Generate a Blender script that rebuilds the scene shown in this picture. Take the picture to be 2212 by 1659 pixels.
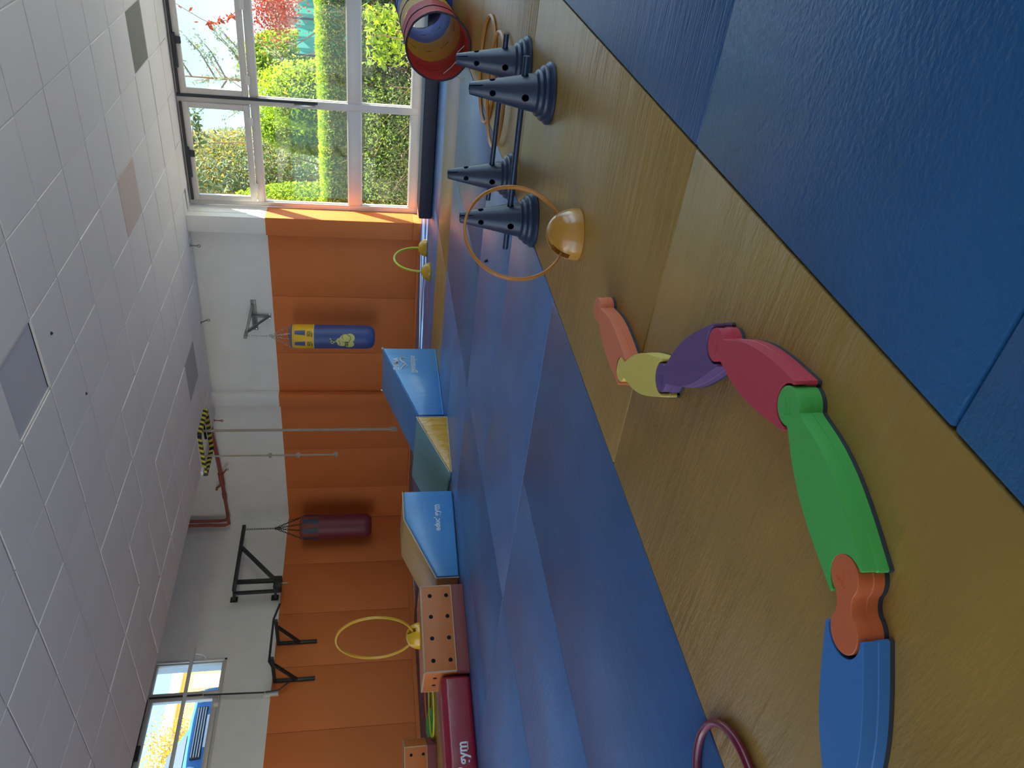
import bpy, bmesh, math, random
import numpy as np
from mathutils import Vector, Matrix

for o in list(bpy.data.objects):
    bpy.data.objects.remove(o)
random.seed(7)
rng = np.random.default_rng(11)
scene = bpy.context.scene
COL = scene.collection

# ------------------------------------------------------------------ camera
FPX = 1676.4                       # focal length in pixels of the 2212 px wide frame
CAMZ = 0.75
PITCH = -0.18781
YAW = math.radians(52.6)
_c, _s, _cp, _sp = math.cos(YAW), math.sin(YAW), math.cos(PITCH), math.sin(PITCH)
CF = np.array([_s * _cp, _c * _cp, _sp])          # forward
CR = np.array([_c, -_s, 0.0])                     # right (phone held upright)
CD = np.cross(CF, CR)                             # down
CAM = np.array([0, 0, CAMZ])
cam_d = bpy.data.cameras.new('camera')
cam_d.sensor_fit = 'HORIZONTAL'
cam_d.sensor_width = 36.0
cam_d.lens = 36.0 * FPX / 2212.0
cam_d.clip_start = 0.02
cam_d.clip_end = 400
cam = bpy.data.objects.new('camera', cam_d)
COL.objects.link(cam)
# the photograph is turned a quarter: frame right = down, frame up = right
cam.matrix_world = Matrix(((CD[0], CR[0], -CF[0], 0), (CD[1], CR[1], -CF[1], 0),
                           (CD[2], CR[2], -CF[2], CAMZ), (0, 0, 0, 1)))
scene.camera = cam

# ------------------------------------------------------------------ world, sun, exposure
TB = np.array([-0.042, 1, 0.0]); TB /= np.linalg.norm(TB)     # along the window wall
NB = np.array([-1, -0.042, 0.0]); NB /= np.linalg.norm(NB)    # into the room
OB = np.array([10.08, 0, 0.0])
UP = np.array([0, 0, 1.0])
sd = NB * 1.0 + TB * 2.2 + UP * -1.76
SUN_ROT = math.atan2(-sd[0], -sd[1])          # the sky's sun stands where the sun lamp shines from
w = bpy.data.worlds.new('sky')
scene.world = w
w.use_nodes = True
nt = w.node_tree
nt.nodes.clear()
N = nt.nodes.new
out = N('ShaderNodeOutputWorld'); bg = N('ShaderNodeBackground')
tc = N('ShaderNodeTexCoord')
sky = N('ShaderNodeTexSky'); sky.sky_type = 'NISHITA'; sky.sun_disc = False
sky.sun_elevation = math.radians(36.0); sky.altitude = 50
sky.sun_rotation = SUN_ROT
sky.air_density = 1.0; sky.dust_density = 0.3; sky.ozone_density = 1.0
skm = N('ShaderNodeVectorMath'); skm.operation = 'MULTIPLY'; skm.inputs[1].default_value = (0.043, 0.056, 0.066)
noi = N('ShaderNodeTexNoise'); noi.inputs['Scale'].default_value = 3.4
noi.inputs['Detail'].default_value = 5; noi.inputs['Roughness'].default_value = 0.55
mp = N('ShaderNodeMapping'); mp.inputs['Scale'].default_value = (1, 1, 2.2)
mp.inputs['Location'].default_value = (0.35, 0.1, 0.0)
cr = N('ShaderNodeValToRGB')
cr.color_ramp.elements[0].position = 0.53
cr.color_ramp.elements[1].position = 0.70
mix = N('ShaderNodeMix'); mix.data_type = 'RGBA'
mix.inputs['B'].default_value = (0.30, 0.30, 0.29, 1)
L = nt.links.new
L(sky.outputs[0], skm.inputs[0])
L(tc.outputs['Generated'], mp.inputs['Vector']); L(mp.outputs[0], noi.inputs['Vector'])
L(noi.outputs['Fac'], cr.inputs['Fac']); L(cr.outputs['Color'], mix.inputs['Factor'])
L(skm.outputs[0], mix.inputs['A']); L(mix.outputs['Result'], bg.inputs['Color'])
L(bg.outputs[0], out.inputs[0])
bg.inputs['Strength'].default_value = 1.0

sun_d = bpy.data.lights.new('sun', 'SUN')
sun_d.energy = 2.6
sun_d.color = (1.0, 0.90, 0.70)
sun_d.angle = 0.009
sun = bpy.data.objects.new('sun', sun_d)
COL.objects.link(sun)
sun.rotation_euler = Vector(sd).to_track_quat('-Z', 'Y').to_euler()
sun.location = (16, -8, 12)

vs = scene.view_settings
vs.view_transform = 'Standard'
vs.look = 'None'
vs.gamma = 1.0
vs.use_curve_mapping = False
vs.exposure = 3.05

# ------------------------------------------------------------------ pixel -> place
def ray(x, y):
    u, v = 1659 - y, x
    d = (u - 829.5) * CR + (v - 1106) * CD + FPX * CF
    return d / np.linalg.norm(d)
def onz(x, y, z=0.0):
    d = ray(x, y); return CAM + d * ((z - CAMZ) / d[2])
def onB(x, y, n=0.0):
    d = ray(x, y); o = OB + NB * n
    p = CAM + d * ((NB @ (o - CAM)) / (NB @ d))
    return np.array([(p - OB) @ TB, n, p[2]])
def onL(x, y, n=0.0):
    d = ray(x, y); p = CAM + d * ((10.32 - n) / d[1])
    return np.array([p[0], n, p[2]])

class Fr:
    def __init__(s, o, a, b, c=UP):
        s.o, s.a, s.b, s.c = [np.array(q, float) for q in (o, a, b, c)]
    def P(s, q):
        return s.o + s.a * q[0] + s.b * q[1] + s.c * q[2]
FW = Fr((0, 0, 0), (1, 0, 0), (0, 1, 0))
FB = Fr(OB, TB, NB)                      # s along wall, n into the room, z
FL = Fr((0, 10.32, 0), (1, 0, 0), (0, -1, 0))
def rotfr(o, ang, z=0.0):
    c, s = math.cos(ang), math.sin(ang)
    return Fr((o[0], o[1], z), (c, s, 0), (-s, c, 0))

# ------------------------------------------------------------------ mesh builder
class MB:
    def __init__(s):
        s.v = []; s.f = []
    def add(s, vs_, fs):
        k = len(s.v); s.v += [tuple(map(float, q)) for q in vs_]
        s.f += [tuple(i + k for i in f) for f in fs]
        return s
    def box(s, lo, hi, fr=FW):
        x0, y0, z0 = lo; x1, y1, z1 = hi
        q = [(x0, y0, z0), (x1, y0, z0), (x1, y1, z0), (x0, y1, z0), (x0, y0, z1), (x1, y0, z1), (x1, y1, z1), (x0, y1, z1)]
        return s.add([fr.P(p) for p in q], [(0, 3, 2, 1), (4, 5, 6, 7), (0, 1, 5, 4), (1, 2, 6, 5), (2, 3, 7, 6), (3, 0, 4, 7)])
    def prism(s, poly, d0, d1, fr=FW, axis=1):
        """polygon in (a,c) swept along b (axis=1), or in (a,b) swept along c (axis=2)"""
        n = len(poly)
        g = (lambda p, d: (p[0], d, p[1])) if axis == 1 else (lambda p, d: (p[0], p[1], d))
        vs_ = [fr.P(g(p, d0)) for p in poly] + [fr.P(g(p, d1)) for p in poly]
        fs = [tuple(range(n))[::-1], tuple(range(n, 2 * n))] + [(i, (i + 1) % n, n + (i + 1) % n, n + i) for i in range(n)]
        return s.add(vs_, fs)
    def tube(s, pts, r, seg=10, closed=False, cap=True, flat=None):
        P = [np.array(p, float) for p in pts]; n = len(P)
        rs = r if hasattr(r, '__len__') else [r] * n
        T = []
        for i in range(n):
            if closed: t = P[(i + 1) % n] - P[i - 1]
            else: t = P[min(i + 1, n - 1)] - P[max(i - 1, 0)]
            T.append(t / (np.linalg.norm(t) + 1e-12))
        a = np.cross(T[0], UP)
        if np.linalg.norm(a) < 1e-3: a = np.cross(T[0], (1, 0, 0))
        a /= np.linalg.norm(a)
        vs_ = []
        for i in range(n):
            a = a - T[i] * (a @ T[i]); a /= np.linalg.norm(a); b = np.cross(T[i], a)
            for k in range(seg):
                th = 2 * math.pi * k / seg
                vs_.append(P[i] + (a * math.cos(th) + b * math.sin(th)) * rs[i])
        fs = []
        for i in range(n if closed else n - 1):
            j = (i + 1) % n
            for k in range(seg):
                m = (k + 1) % seg
                fs.append((i * seg + k, i * seg + m, j * seg + m, j * seg + k))
        if cap and not closed:
            fs.append(tuple(range(seg))[::-1]); fs.append(tuple((n - 1) * seg + k for k in range(seg)))
        return s.add(vs_, fs)
    def bar(s, a, b, w1, h1, side=UP):
        """square-section bar from a to b"""
        a, b = np.array(a, float), np.array(b, float); t = b - a; t /= np.linalg.norm(t)
        x = np.cross(t, side)
        if np.linalg.norm(x) < 1e-3: x = np.cross(t, (1, 0, 0))
        x /= np.linalg.norm(x); y = np.cross(x, t)
        q = []
        for p in (a, b):
            for i, j in ((-1, -1), (1, -1), (1, 1), (-1, 1)):
                q.append(p + x * w1 / 2 * i + y * h1 / 2 * j)
        return s.add(q, [(3, 2, 1, 0), (4, 5, 6, 7), (0, 1, 5, 4), (1, 2, 6, 5), (2, 3, 7, 6), (3, 0, 4, 7)])
    def lathe(s, prof, seg=32, c=(0, 0, 0), fr=None, cap=True):
        c = np.array(c, float); vs_ = []
        for r, z in prof:
            for k in range(seg):
                th = 2 * math.pi * k / seg
                q = (r * math.cos(th), r * math.sin(th), z)
                vs_.append(fr.P(q) if fr else c + np.array(q))
        fs = []
        for i in range(len(prof) - 1):
            for k in range(seg):
                m = (k + 1) % seg
                fs.append((i * seg + k, i * seg + m, (i + 1) * seg + m, (i + 1) * seg + k))
        if cap:
            fs.append(tuple(range(seg))[::-1]); fs.append(tuple((len(prof) - 1) * seg + k for k in range(seg)))
        return s.add(vs_, fs)

ORG = {}
def link(name, me, parent=None):
    o = bpy.data.objects.new(name, me); COL.objects.link(o)
    if parent is not None:
        o.parent = parent
        ORG[o.name] = ORG.get(parent.name, np.zeros(3))
    return o
def to_mesh(name, mb, mat, off=(0, 0, 0), smooth=True, bev=0, seg=2, ang=35):
    me = bpy.data.meshes.new(name)
    off = np.array(off, float)
    me.from_pydata([tuple(np.array(v) - off) for v in mb.v], [], mb.f)
    bm = bmesh.new(); bm.from_mesh(me)
    bmesh.ops.recalc_face_normals(bm, faces=bm.faces)
    if bev:
        bmesh.ops.bevel(bm, geom=[e for e in bm.edges if len(e.link_faces) == 2 and e.calc_face_angle(0) > 0.35],
                        offset=bev, segments=seg, profile=0.5, affect='EDGES', clamp_overlap=True)
    bm.to_mesh(me); bm.free()
    if smooth:
        me.polygons.foreach_set('use_smooth', [True] * len(me.polygons))
        me.set_sharp_from_angle(angle=math.radians(ang))
    if mat is not None: me.materials.append(MAT[mat] if isinstance(mat, str) else mat)
    me.update()
    return me
def obj(name, mb, mat, parent=None, **k):
    off = ORG.get(parent.name, np.zeros(3)) if parent is not None else np.zeros(3)
    return link(name, to_mesh(name, mb, mat, off, **k), parent)
def thing(name, label, cat, loc=(0, 0, 0), group=None):
    o = bpy.data.objects.new(name, None); COL.objects.link(o)
    o.location = [float(q) for q in loc]; o.empty_display_size = 0.05
    ORG[o.name] = np.array(loc, float)
    o['label'] = label; o['category'] = cat
    if group: o['group'] = group
    return o
def tag(o, label, cat, group=None):
    o['label'] = label; o['category'] = cat
    if group: o['group'] = group
    return o
def single(name, mb, mat, label, cat, group=None, **k):
    """a thing that is one mesh, its origin at the middle of its base"""
    a = np.array(mb.v); c = (a.min(0) + a.max(0)) / 2; c[2] = a[:, 2].min()
    o = link(name, to_mesh(name, mb, mat, c, **k)); o.location = [float(q) for q in c]
    return tag(o, label, cat, group)
def struct(name, loc=(0, 0, 0)):
    o = bpy.data.objects.new(name, None); COL.objects.link(o); o['kind'] = 'structure'
    o.location = loc; ORG[o.name] = np.array(loc, float)
    return o
def smesh(name, mb, mat, **k):
    o = obj(name, mb, mat, **k); o['kind'] = 'structure'; return o
def inst(name, me, parent, loc=(0, 0, 0), rot=(0, 0, 0), scale=(1, 1, 1)):
    o = link(name, me, parent); o.location = loc; o.rotation_euler = rot; o.scale = scale; return o
def copy_thing(src, loc, rz, label):
    r = src.copy(); COL.objects.link(r); r.location = loc; r.rotation_euler = (0, 0, rz); r['label'] = label
    for ch in list(src.children):
        c = ch.copy(); COL.objects.link(c); c.parent = r
        for g in ch.children:
            d = g.copy(); COL.objects.link(d); d.parent = c
    return r

# ------------------------------------------------------------------ materials
MAT = {}
def mat(name, col, rough=0.5, spec=0.5, metal=0.0, bump=None, var=0.0, vscale=3.0, coat=0.0, sheen=0.0, transl=0.0):
    """bump: list of (kind, scale xyz, strength, distance)"""
    m = bpy.data.materials.new(name); m.use_nodes = True; MAT[name] = m
    t = m.node_tree; b = t.nodes['Principled BSDF']
    b.inputs['Base Color'].default_value = (*col, 1)
    b.inputs['Roughness'].default_value = rough
    b.inputs['Specular IOR Level'].default_value = spec
    b.inputs['Metallic'].default_value = metal
    if coat:
        b.inputs['Coat Weight'].default_value = coat; b.inputs['Coat Roughness'].default_value = 0.12
    tcn = t.nodes.new('ShaderNodeTexCoord')
    if var:
        n1 = t.nodes.new('ShaderNodeTexNoise'); n1.inputs['Scale'].default_value = vscale; n1.inputs['Detail'].default_value = 4
        t.links.new(tcn.outputs['Object'], n1.inputs['Vector'])
        mr = t.nodes.new('ShaderNodeMapRange')
        mr.inputs['From Min'].default_value = 0.3; mr.inputs['From Max'].default_value = 0.7
        mr.inputs['To Min'].default_value = 1 - var; mr.inputs['To Max'].default_value = 1 + var
        t.links.new(n1.outputs['Fac'], mr.inputs['Value'])
        hv = t.nodes.new('ShaderNodeHueSaturation'); hv.inputs['Color'].default_value = (*col, 1)
        t.links.new(mr.outputs[0], hv.inputs['Value']); t.links.new(hv.outputs[0], b.inputs['Base Color'])
    prev = None
    for kind, sc, st, dist in (bump or []):
        mpn = t.nodes.new('ShaderNodeMapping'); mpn.inputs['Scale'].default_value = sc
        t.links.new(tcn.outputs['Object'], mpn.inputs['Vector'])
        if kind == 'noise':
            tx = t.nodes.new('ShaderNodeTexNoise'); tx.inputs['Scale'].default_value = 1; tx.inputs['Detail'].default_value = 3
            o_ = tx.outputs['Fac']
        elif kind == 'wave':
            tx = t.nodes.new('ShaderNodeTexWave'); tx.inputs['Scale'].default_value = 1; tx.inputs['Distortion'].default_value = 0
            o_ = tx.outputs['Fac']
        elif kind == 'fold':
            tx = t.nodes.new('ShaderNodeTexWave'); tx.inputs['Scale'].default_value = 1
            tx.inputs['Distortion'].default_value = 7; tx.inputs['Detail'].default_value = 2; tx.inputs['Detail Scale'].default_value = 0.7
            o_ = tx.outputs['Fac']
        else:
            tx = t.nodes.new('ShaderNodeTexVoronoi'); tx.inputs['Scale'].default_value = 1
            o_ = tx.outputs['Distance']
        t.links.new(mpn.outputs[0], tx.inputs['Vector'])
        bp = t.nodes.new('ShaderNodeBump'); bp.inputs['Strength'].default_value = st; bp.inputs['Distance'].default_value = dist
        t.links.new(o_, bp.inputs['Height'])
        if prev is not None: t.links.new(prev.outputs[0], bp.inputs['Normal'])
        prev = bp
    if prev is not None: t.links.new(prev.outputs[0], b.inputs['Normal'])
    if transl:
        tr = t.nodes.new('ShaderNodeBsdfTranslucent'); tr.inputs['Color'].default_value = (*[min(1, c * 1.5) for c in col], 1)
        mx = t.nodes.new('ShaderNodeMixShader'); mx.inputs[0].default_value = transl
        o2 = t.nodes['Material Output']
        t.links.new(b.outputs[0], mx.inputs[1]); t.links.new(tr.outputs[0], mx.inputs[2]); t.links.new(mx.outputs[0], o2.inputs[0])
    return m
def glassmat(name):
    m = bpy.data.materials.new(name); m.use_nodes = True; MAT[name] = m
    t = m.node_tree; t.nodes.clear()
    o2 = t.nodes.new('ShaderNodeOutputMaterial'); tr = t.nodes.new('ShaderNodeBsdfTransparent')
    tr.inputs[0].default_value = (0.96, 0.98, 0.97, 1)
    gl = t.nodes.new('ShaderNodeBsdfGlossy'); gl.inputs['Roughness'].default_value = 0.02
    df = t.nodes.new('ShaderNodeBsdfDiffuse'); df.inputs[0].default_value = (0.8, 0.8, 0.75, 1)
    lw = t.nodes.new('ShaderNodeLayerWeight'); pw = t.nodes.new('ShaderNodeMath'); pw.operation = 'POWER'; pw.inputs[1].default_value = 4.0
    fr_ = t.nodes.new('ShaderNodeMath'); fr_.operation = 'MULTIPLY_ADD'; fr_.inputs[1].default_value = 0.5; fr_.inputs[2].default_value = 0.02
    t.links.new(lw.outputs['Facing'], pw.inputs[0]); t.links.new(pw.outputs[0], fr_.inputs[0])
    mx = t.nodes.new('ShaderNodeMixShader'); m2 = t.nodes.new('ShaderNodeMixShader')
    nz = t.nodes.new('ShaderNodeTexNoise'); nz.inputs['Scale'].default_value = 2.0
    mr = t.nodes.new('ShaderNodeMapRange'); mr.inputs['From Min'].default_value = 0.45; mr.inputs['From Max'].default_value = 0.8
    mr.inputs['To Min'].default_value = 0.005; mr.inputs['To Max'].default_value = 0.03
    t.links.new(nz.outputs['Fac'], mr.inputs['Value'])
    t.links.new(fr_.outputs[0], mx.inputs[0]); t.links.new(tr.outputs[0], mx.inputs[1]); t.links.new(gl.outputs[0], mx.inputs[2])
    t.links.new(mr.outputs[0], m2.inputs[0]); t.links.new(mx.outputs[0], m2.inputs[1]); t.links.new(df.outputs[0], m2.inputs[2])
    t.links.new(m2.outputs[0], o2.inputs[0])

VIN = lambda a, b: [('noise', (a, b, 1), 0.35, 0.005), ('noise', (a * 4.5, b * 3, 1), 0.5, 0.0022)]
mat('mat_blue_a', (0.095, 0.200, 0.440), 0.36, 0.5, bump=VIN(26, 7), var=0.12)  # two tones of one blue: grain sheen put into the base colour
mat('mat_blue_b', (0.050, 0.125, 0.295), 0.36, 0.5, bump=VIN(7, 26), var=0.12)
mat('mat_tan', (0.400, 0.235, 0.052), 0.36, 0.5, bump=[('noise', (7, 0.8, 1), 0.5, 0.02), ('noise', (30, 3.2, 1), 0.55, 0.007), ('noise', (150, 45, 1), 0.6, 0.0024)], var=0.10)
mat('mat_border', (0.022, 0.115, 0.270), 0.34, 0.5, bump=[('noise', (30, 18, 1), 0.35, 0.006), ('noise', (110, 70, 1), 0.75, 0.0032)], var=0.12)
mat('mat_ridged', (0.030, 0.110, 0.265), 0.34, 0.5, bump=[('noise', (22, 2.2, 1), 0.5, 0.008), ('noise', (125, 13, 1), 0.9, 0.0035)], var=0.12)
mat('mat_purple', (0.070, 0.050, 0.110), 0.5, 0.5, bump=VIN(20, 7), var=0.1)
mat('floor_base', (0.40, 0.36, 0.30), 0.7)
mat('white_paint', (0.840, 0.830, 0.820), 0.75, 0.3, bump=[('noise', (90, 90, 90), 0.15, 0.002)], var=0.03)
mat('orange_pad', (0.700, 0.195, 0.055), 0.6, 0.2, bump=[('noise', (70, 70, 70), 0.15, 0.002)], var=0.05, vscale=1.2)
mat('tile', (0.880, 0.875, 0.870), 0.85, 0.2, bump=[('noise', (160, 160, 160), 0.12, 0.001)], var=0.03, vscale=0.7)
mat('tile_warm', (0.78, 0.66, 0.60), 0.85, 0.2)
mat('tile_grey', (0.50, 0.52, 0.53), 0.85, 0.2)
mat('tile_light', (0.62, 0.67, 0.74), 0.45, 0.4)
mat('lit_edge', (0.78, 0.78, 0.76), 0.5)
mat('gap_shade', (0.020, 0.020, 0.020), 0.9)  # near-black sheet above the tiles, shade of the gaps put into its colour
mat('grille', (0.42, 0.44, 0.40), 0.6)
mat('alu', (0.660, 0.620, 0.590), 0.45, 0.5, metal=0.15, var=0.04)
mat('alu_light', (0.780, 0.770, 0.740), 0.4)
mat('gasket', (0.03, 0.035, 0.045), 0.6)
mat('steel_grey', (0.24, 0.24, 0.24), 0.42, 0.5, metal=0.6)
mat('chrome', (0.6, 0.6, 0.58), 0.25, 0.5, metal=0.9)
mat('black_steel', (0.018, 0.022, 0.024), 0.45)
mat('pipe_red', (0.33, 0.075, 0.05), 0.55)
mat('rope', (0.46, 0.40, 0.33), 0.9, 0.2, bump=[('wave', (60, 60, 220), 0.6, 0.004)])
mat('tape_yellow', (0.72, 0.62, 0.05), 0.5)
mat('tape_black', (0.02, 0.02, 0.03), 0.5)
mat('navy_plastic', (0.020, 0.036, 0.075), 0.34, 0.5, var=0.06)
mat('navy_vinyl', (0.025, 0.027, 0.050), 0.5, bump=[('noise', (60, 60, 60), 0.2, 0.002)])
mat('hole', (0.004, 0.005, 0.006), 0.9)
mat('hoop_orange', (0.50, 0.20, 0.035), 0.35)
mat('hoop_yellow', (0.72, 0.40, 0.03), 0.32)
mat('hoop_lime', (0.62, 0.68, 0.04), 0.35)
mat('hoop_maroon', (0.20, 0.016, 0.035), 0.28, coat=0.3)
mat('hoop_coral', (0.80, 0.16, 0.04), 0.35)
mat('dome_amber', (0.58, 0.27, 0.045), 0.22, coat=0.4, var=0.03)
mat('dome_yellow', (0.76, 0.42, 0.015), 0.25, coat=0.3)
SOFT = [('noise', (420, 420, 420), 0.12, 0.0006)]
mat('step_coral', (0.780, 0.200, 0.090), 0.42, bump=SOFT)
mat('step_yellow', (0.800, 0.620, 0.120), 0.42, bump=[('voronoi', (260, 260, 260), 0.25, 0.0015)])
mat('step_purple', (0.160, 0.085, 0.240), 0.42, bump=[('wave', (150, 60, 0), 0.5, 0.0015)])
mat('step_red', (0.580, 0.050, 0.080), 0.40, bump=SOFT)
mat('step_green', (0.080, 0.470, 0.090), 0.40, bump=SOFT)
mat('step_orange', (0.680, 0.150, 0.045), 0.42, bump=SOFT)
mat('step_blue', (0.045, 0.190, 0.480), 0.40, bump=SOFT)
mat('rubber', (0.035, 0.042, 0.050), 0.6)
WR = [('noise', (11, 11, 3.5), 0.30, 0.02), ('noise', (30, 30, 9), 0.2, 0.006)]
mat('vinyl_blue', (0.085, 0.300, 0.640), 0.30, bump=WR, coat=0.15)
mat('vinyl_blue_dark', (0.060, 0.200, 0.460), 0.38, bump=[('noise', (9, 9, 9), 0.2, 0.01)])
mat('vinyl_teal', (0.160, 0.340, 0.370), 0.45, bump=[('noise', (9, 9, 9), 0.15, 0.01)])
mat('vinyl_amber', (0.780, 0.380, 0.025), 0.26, bump=[('noise', (22, 22, 6), 0.6, 0.022), ('noise', (45, 45, 20), 0.3, 0.006)], coat=0.2)
mat('vinyl_tan', (0.520, 0.300, 0.085), 0.36, bump=[('noise', (4, 14, 6), 0.35, 0.02)])
mat('vinyl_maroon', (0.330, 0.012, 0.030), 0.28, bump=WR, coat=0.2)
mat('piping', (0.66, 0.60, 0.50), 0.6)
mat('ink_white', (0.80, 0.80, 0.80), 0.55)
mat('ink_cream', (0.78, 0.72, 0.64), 0.55)
mat('ink_black', (0.015, 0.018, 0.025), 0.6)
mat('plywood_orange', (0.620, 0.170, 0.036), 0.48, bump=[('noise', (6, 40, 40), 0.08, 0.002)], var=0.06)
mat('ply_edge', (0.55, 0.36, 0.22), 0.6)
mat('maroon_board', (0.250, 0.050, 0.042), 0.6)
mat('bag_blue', (0.050, 0.085, 0.270), 0.42, bump=[('noise', (12, 12, 5), 0.2, 0.008)])
mat('bag_yellow', (0.850, 0.500, 0.015), 0.42, bump=[('noise', (14, 14, 6), 0.3, 0.008)])
mat('bag_maroon', (0.190, 0.030, 0.050), 0.45, bump=[('noise', (12, 12, 5), 0.2, 0.008)])
mat('bag_strip_red', (0.24, 0.055, 0.050), 0.5)
mat('bag_strip_blue', (0.050, 0.055, 0.110), 0.5)
mat('glove_yellow', (0.66, 0.62, 0.20), 0.6)
TW = [('noise', (10, 24, 24), 0.5, 0.012), ('noise', (40, 60, 60), 0.4, 0.004)]
mat('nylon_red', (0.52, 0.050, 0.050), 0.6, bump=TW, transl=0.25)
mat('nylon_yellow', (0.60, 0.36, 0.050), 0.6, bump=TW, transl=0.25)
mat('nylon_blue', (0.130, 0.150, 0.420), 0.6, bump=TW, transl=0.25)
mat('nylon_edge', (0.022, 0.020, 0.035), 0.6)
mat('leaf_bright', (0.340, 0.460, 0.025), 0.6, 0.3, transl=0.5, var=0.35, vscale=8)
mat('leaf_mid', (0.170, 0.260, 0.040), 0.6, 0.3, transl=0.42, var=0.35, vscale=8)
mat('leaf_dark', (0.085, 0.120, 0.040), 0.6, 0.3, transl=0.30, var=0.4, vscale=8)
mat('leaf_grey', (0.240, 0.290, 0.180), 0.65, 0.3, transl=0.35, var=0.3, vscale=8)
mat('leaf_gold', (0.500, 0.340, 0.050), 0.65, 0.3, transl=0.45, var=0.3, vscale=8)
mat('leaf_red', (0.340, 0.055, 0.025), 0.6, 0.3, transl=0.40, var=0.35, vscale=8)
mat('twig', (0.23, 0.15, 0.09), 0.85)
mat('gravel', (0.46, 0.43, 0.37), 0.95, var=0.15, vscale=20)
mat('house_cream', (0.700, 0.620, 0.460), 0.8)
mat('house_white', (0.800, 0.790, 0.750), 0.8)
mat('house_yellow', (0.760, 0.460, 0.100), 0.8)
mat('house_brown', (0.320, 0.200, 0.130), 0.8)
mat('tarp_teal', (0.040, 0.240, 0.200), 0.7, transl=0.3)
mat('asphalt', (0.300, 0.290, 0.280), 0.9)
mat('car_blue', (0.05, 0.20, 0.48), 0.5, 0.3)
mat('car_glass', (0.10, 0.13, 0.16), 0.08)
mat('car_dark', (0.02, 0.022, 0.025), 0.5)
mat('car_plate', (0.8, 0.8, 0.78), 0.5)
mat('car_lamp', (0.6, 0.65, 0.68), 0.15)
glassmat('glass')

# ------------------------------------------------------------------ lettering helper
def text_mb(s, size, place, depth=0.0012, font_scale_x=1.0, bold=0.0, shear=0.0):
    cu = bpy.data.curves.new('lettering', 'FONT'); cu.body = s; cu.size = size; cu.extrude = depth
    cu.align_x = 'CENTER'; cu.align_y = 'CENTER'; cu.resolution_u = 3; cu.offset = bold; cu.shear = shear
    ob = bpy.data.objects.new('lettering_tmp', cu); COL.objects.link(ob)
    dg = bpy.context.evaluated_depsgraph_get(); dg.update()
    me = bpy.data.meshes.new_from_object(ob.evaluated_get(dg))
    mb = MB()
    mb.add([place(v.co.x * font_scale_x, v.co.y, v.co.z) for v in me.vertices], [tuple(p.vertices) for p in me.polygons])
    bpy.data.objects.remove(ob); bpy.data.meshes.remove(me); bpy.data.curves.remove(cu)
    return mb
def flat_place(o, right, up, out_):
    o, right, up, out_ = [np.array(q, float) for q in (o, right, up, out_)]
    return lambda x, y, z: o + right * x + up * y + out_ * z

# ================================================================== STRUCTURE
# ---- floor and its mats
floor = smesh('floor', MB().box((-5, -9.2, -0.10), (9.95, 10.4, -0.042)), 'floor_base', smooth=False)
_mm = {}
def floor_mat(x0, x1, y0, y1, m, z=0.0):
    key = (round(x1 - x0, 3), round(y1 - y0, 3), m, z)
    if key not in _mm:
        lx, ly = (x1 - x0) / 2 - 0.002, (y1 - y0) / 2 - 0.002
        _mm[key] = to_mesh('floor_mat', MB().box((-lx, -ly, -0.04), (lx, ly, z)), m, bev=0.006, seg=2)
    return inst('floor_mat', _mm[key], floor, ((x0 + x1) / 2, (y0 + y1) / 2, 0))
Y0, Y1, Y2, Y3 = 0.586, 1.585, 2.60, 3.52
# foreground border
for x0, x1, m in ((-1.333, -0.333, 'mat_border'), (-0.333, 0.667, 'mat_border'), (0.667, 1.667, 'mat_border')):
    floor_mat(x0, x1, -1.414, Y0, m)
for x0, x1 in ((1.667, 3.645), (3.645, 5.64), (5.64, 7.35)):
    floor_mat(x0, x1, -0.41, Y0, 'mat_ridged')
    floor_mat(x0, x1, -1.414, -0.41, 'mat_border')
# tan border, near row
for x0, x1 in ((-2.333, -0.333), (-0.333, 1.667), (1.667, 3.645), (3.645, 5.35), (5.35, 7.35)):
    floor_mat(x0, x1, Y0, Y1, 'mat_tan')
# blue field
for x0 in (-3.36, -1.36, 0.64):
    floor_mat(x0, x0 + 2.0, Y1, Y2, 'mat_blue_b')
    floor_mat(x0, x0 + 2.0, Y2, Y3, 'mat_blue_a')
floor_mat(2.64, 3.60, Y1, Y3, 'mat_blue_a'); floor_mat(3.60, 4.54, Y1, Y3, 'mat_blue_a')
floor_mat(4.54, 6.35, Y1, 2.55, 'mat_blue_b'); floor_mat(4.54, 6.35, 2.55, Y3, 'mat_blue_b')
floor_mat(4.54, 5.50, Y3, 5.5, 'mat_blue_a'); floor_mat(5.50, 6.35, Y3, 5.5, 'mat_blue_a')
floor_mat(2.64, 4.54, Y3, 4.5, 'mat_blue_b'); floor_mat(2.64, 4.54, 4.5, 5.5, 'mat_blue_b')
for x0, x1 in ((-1.36, -0.36), (-0.36, 0.64), (0.64, 1.66), (1.66, 2.64)):
    floor_mat(x0, x1, Y3, 5.5, 'mat_blue_a')
for x0, x1, m in ((-1.36, 0.64, 'mat_blue_b'), (0.64, 2.64, 'mat_blue_b'), (2.64, 4.54, 'mat_blue_a'), (4.54, 6.35, 'mat_blue_b')):
    floor_mat(x0, x1, 5.5, 6.53, m); floor_mat(x0, x1, 6.53, 7.56, m)
# tan border, far column and left row
for y0, y1 in ((Y1, 3.6), (3.6, 5.6), (5.6, 7.56)):
    floor_mat(6.35, 7.35, y0, y1, 'mat_tan')
for x0, x1 in ((-0.65, 1.35), (1.35, 3.35), (3.35, 5.35), (5.35, 7.35)):
    floor_mat(x0, x1, 7.56, 8.62, 'mat_tan')
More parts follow.
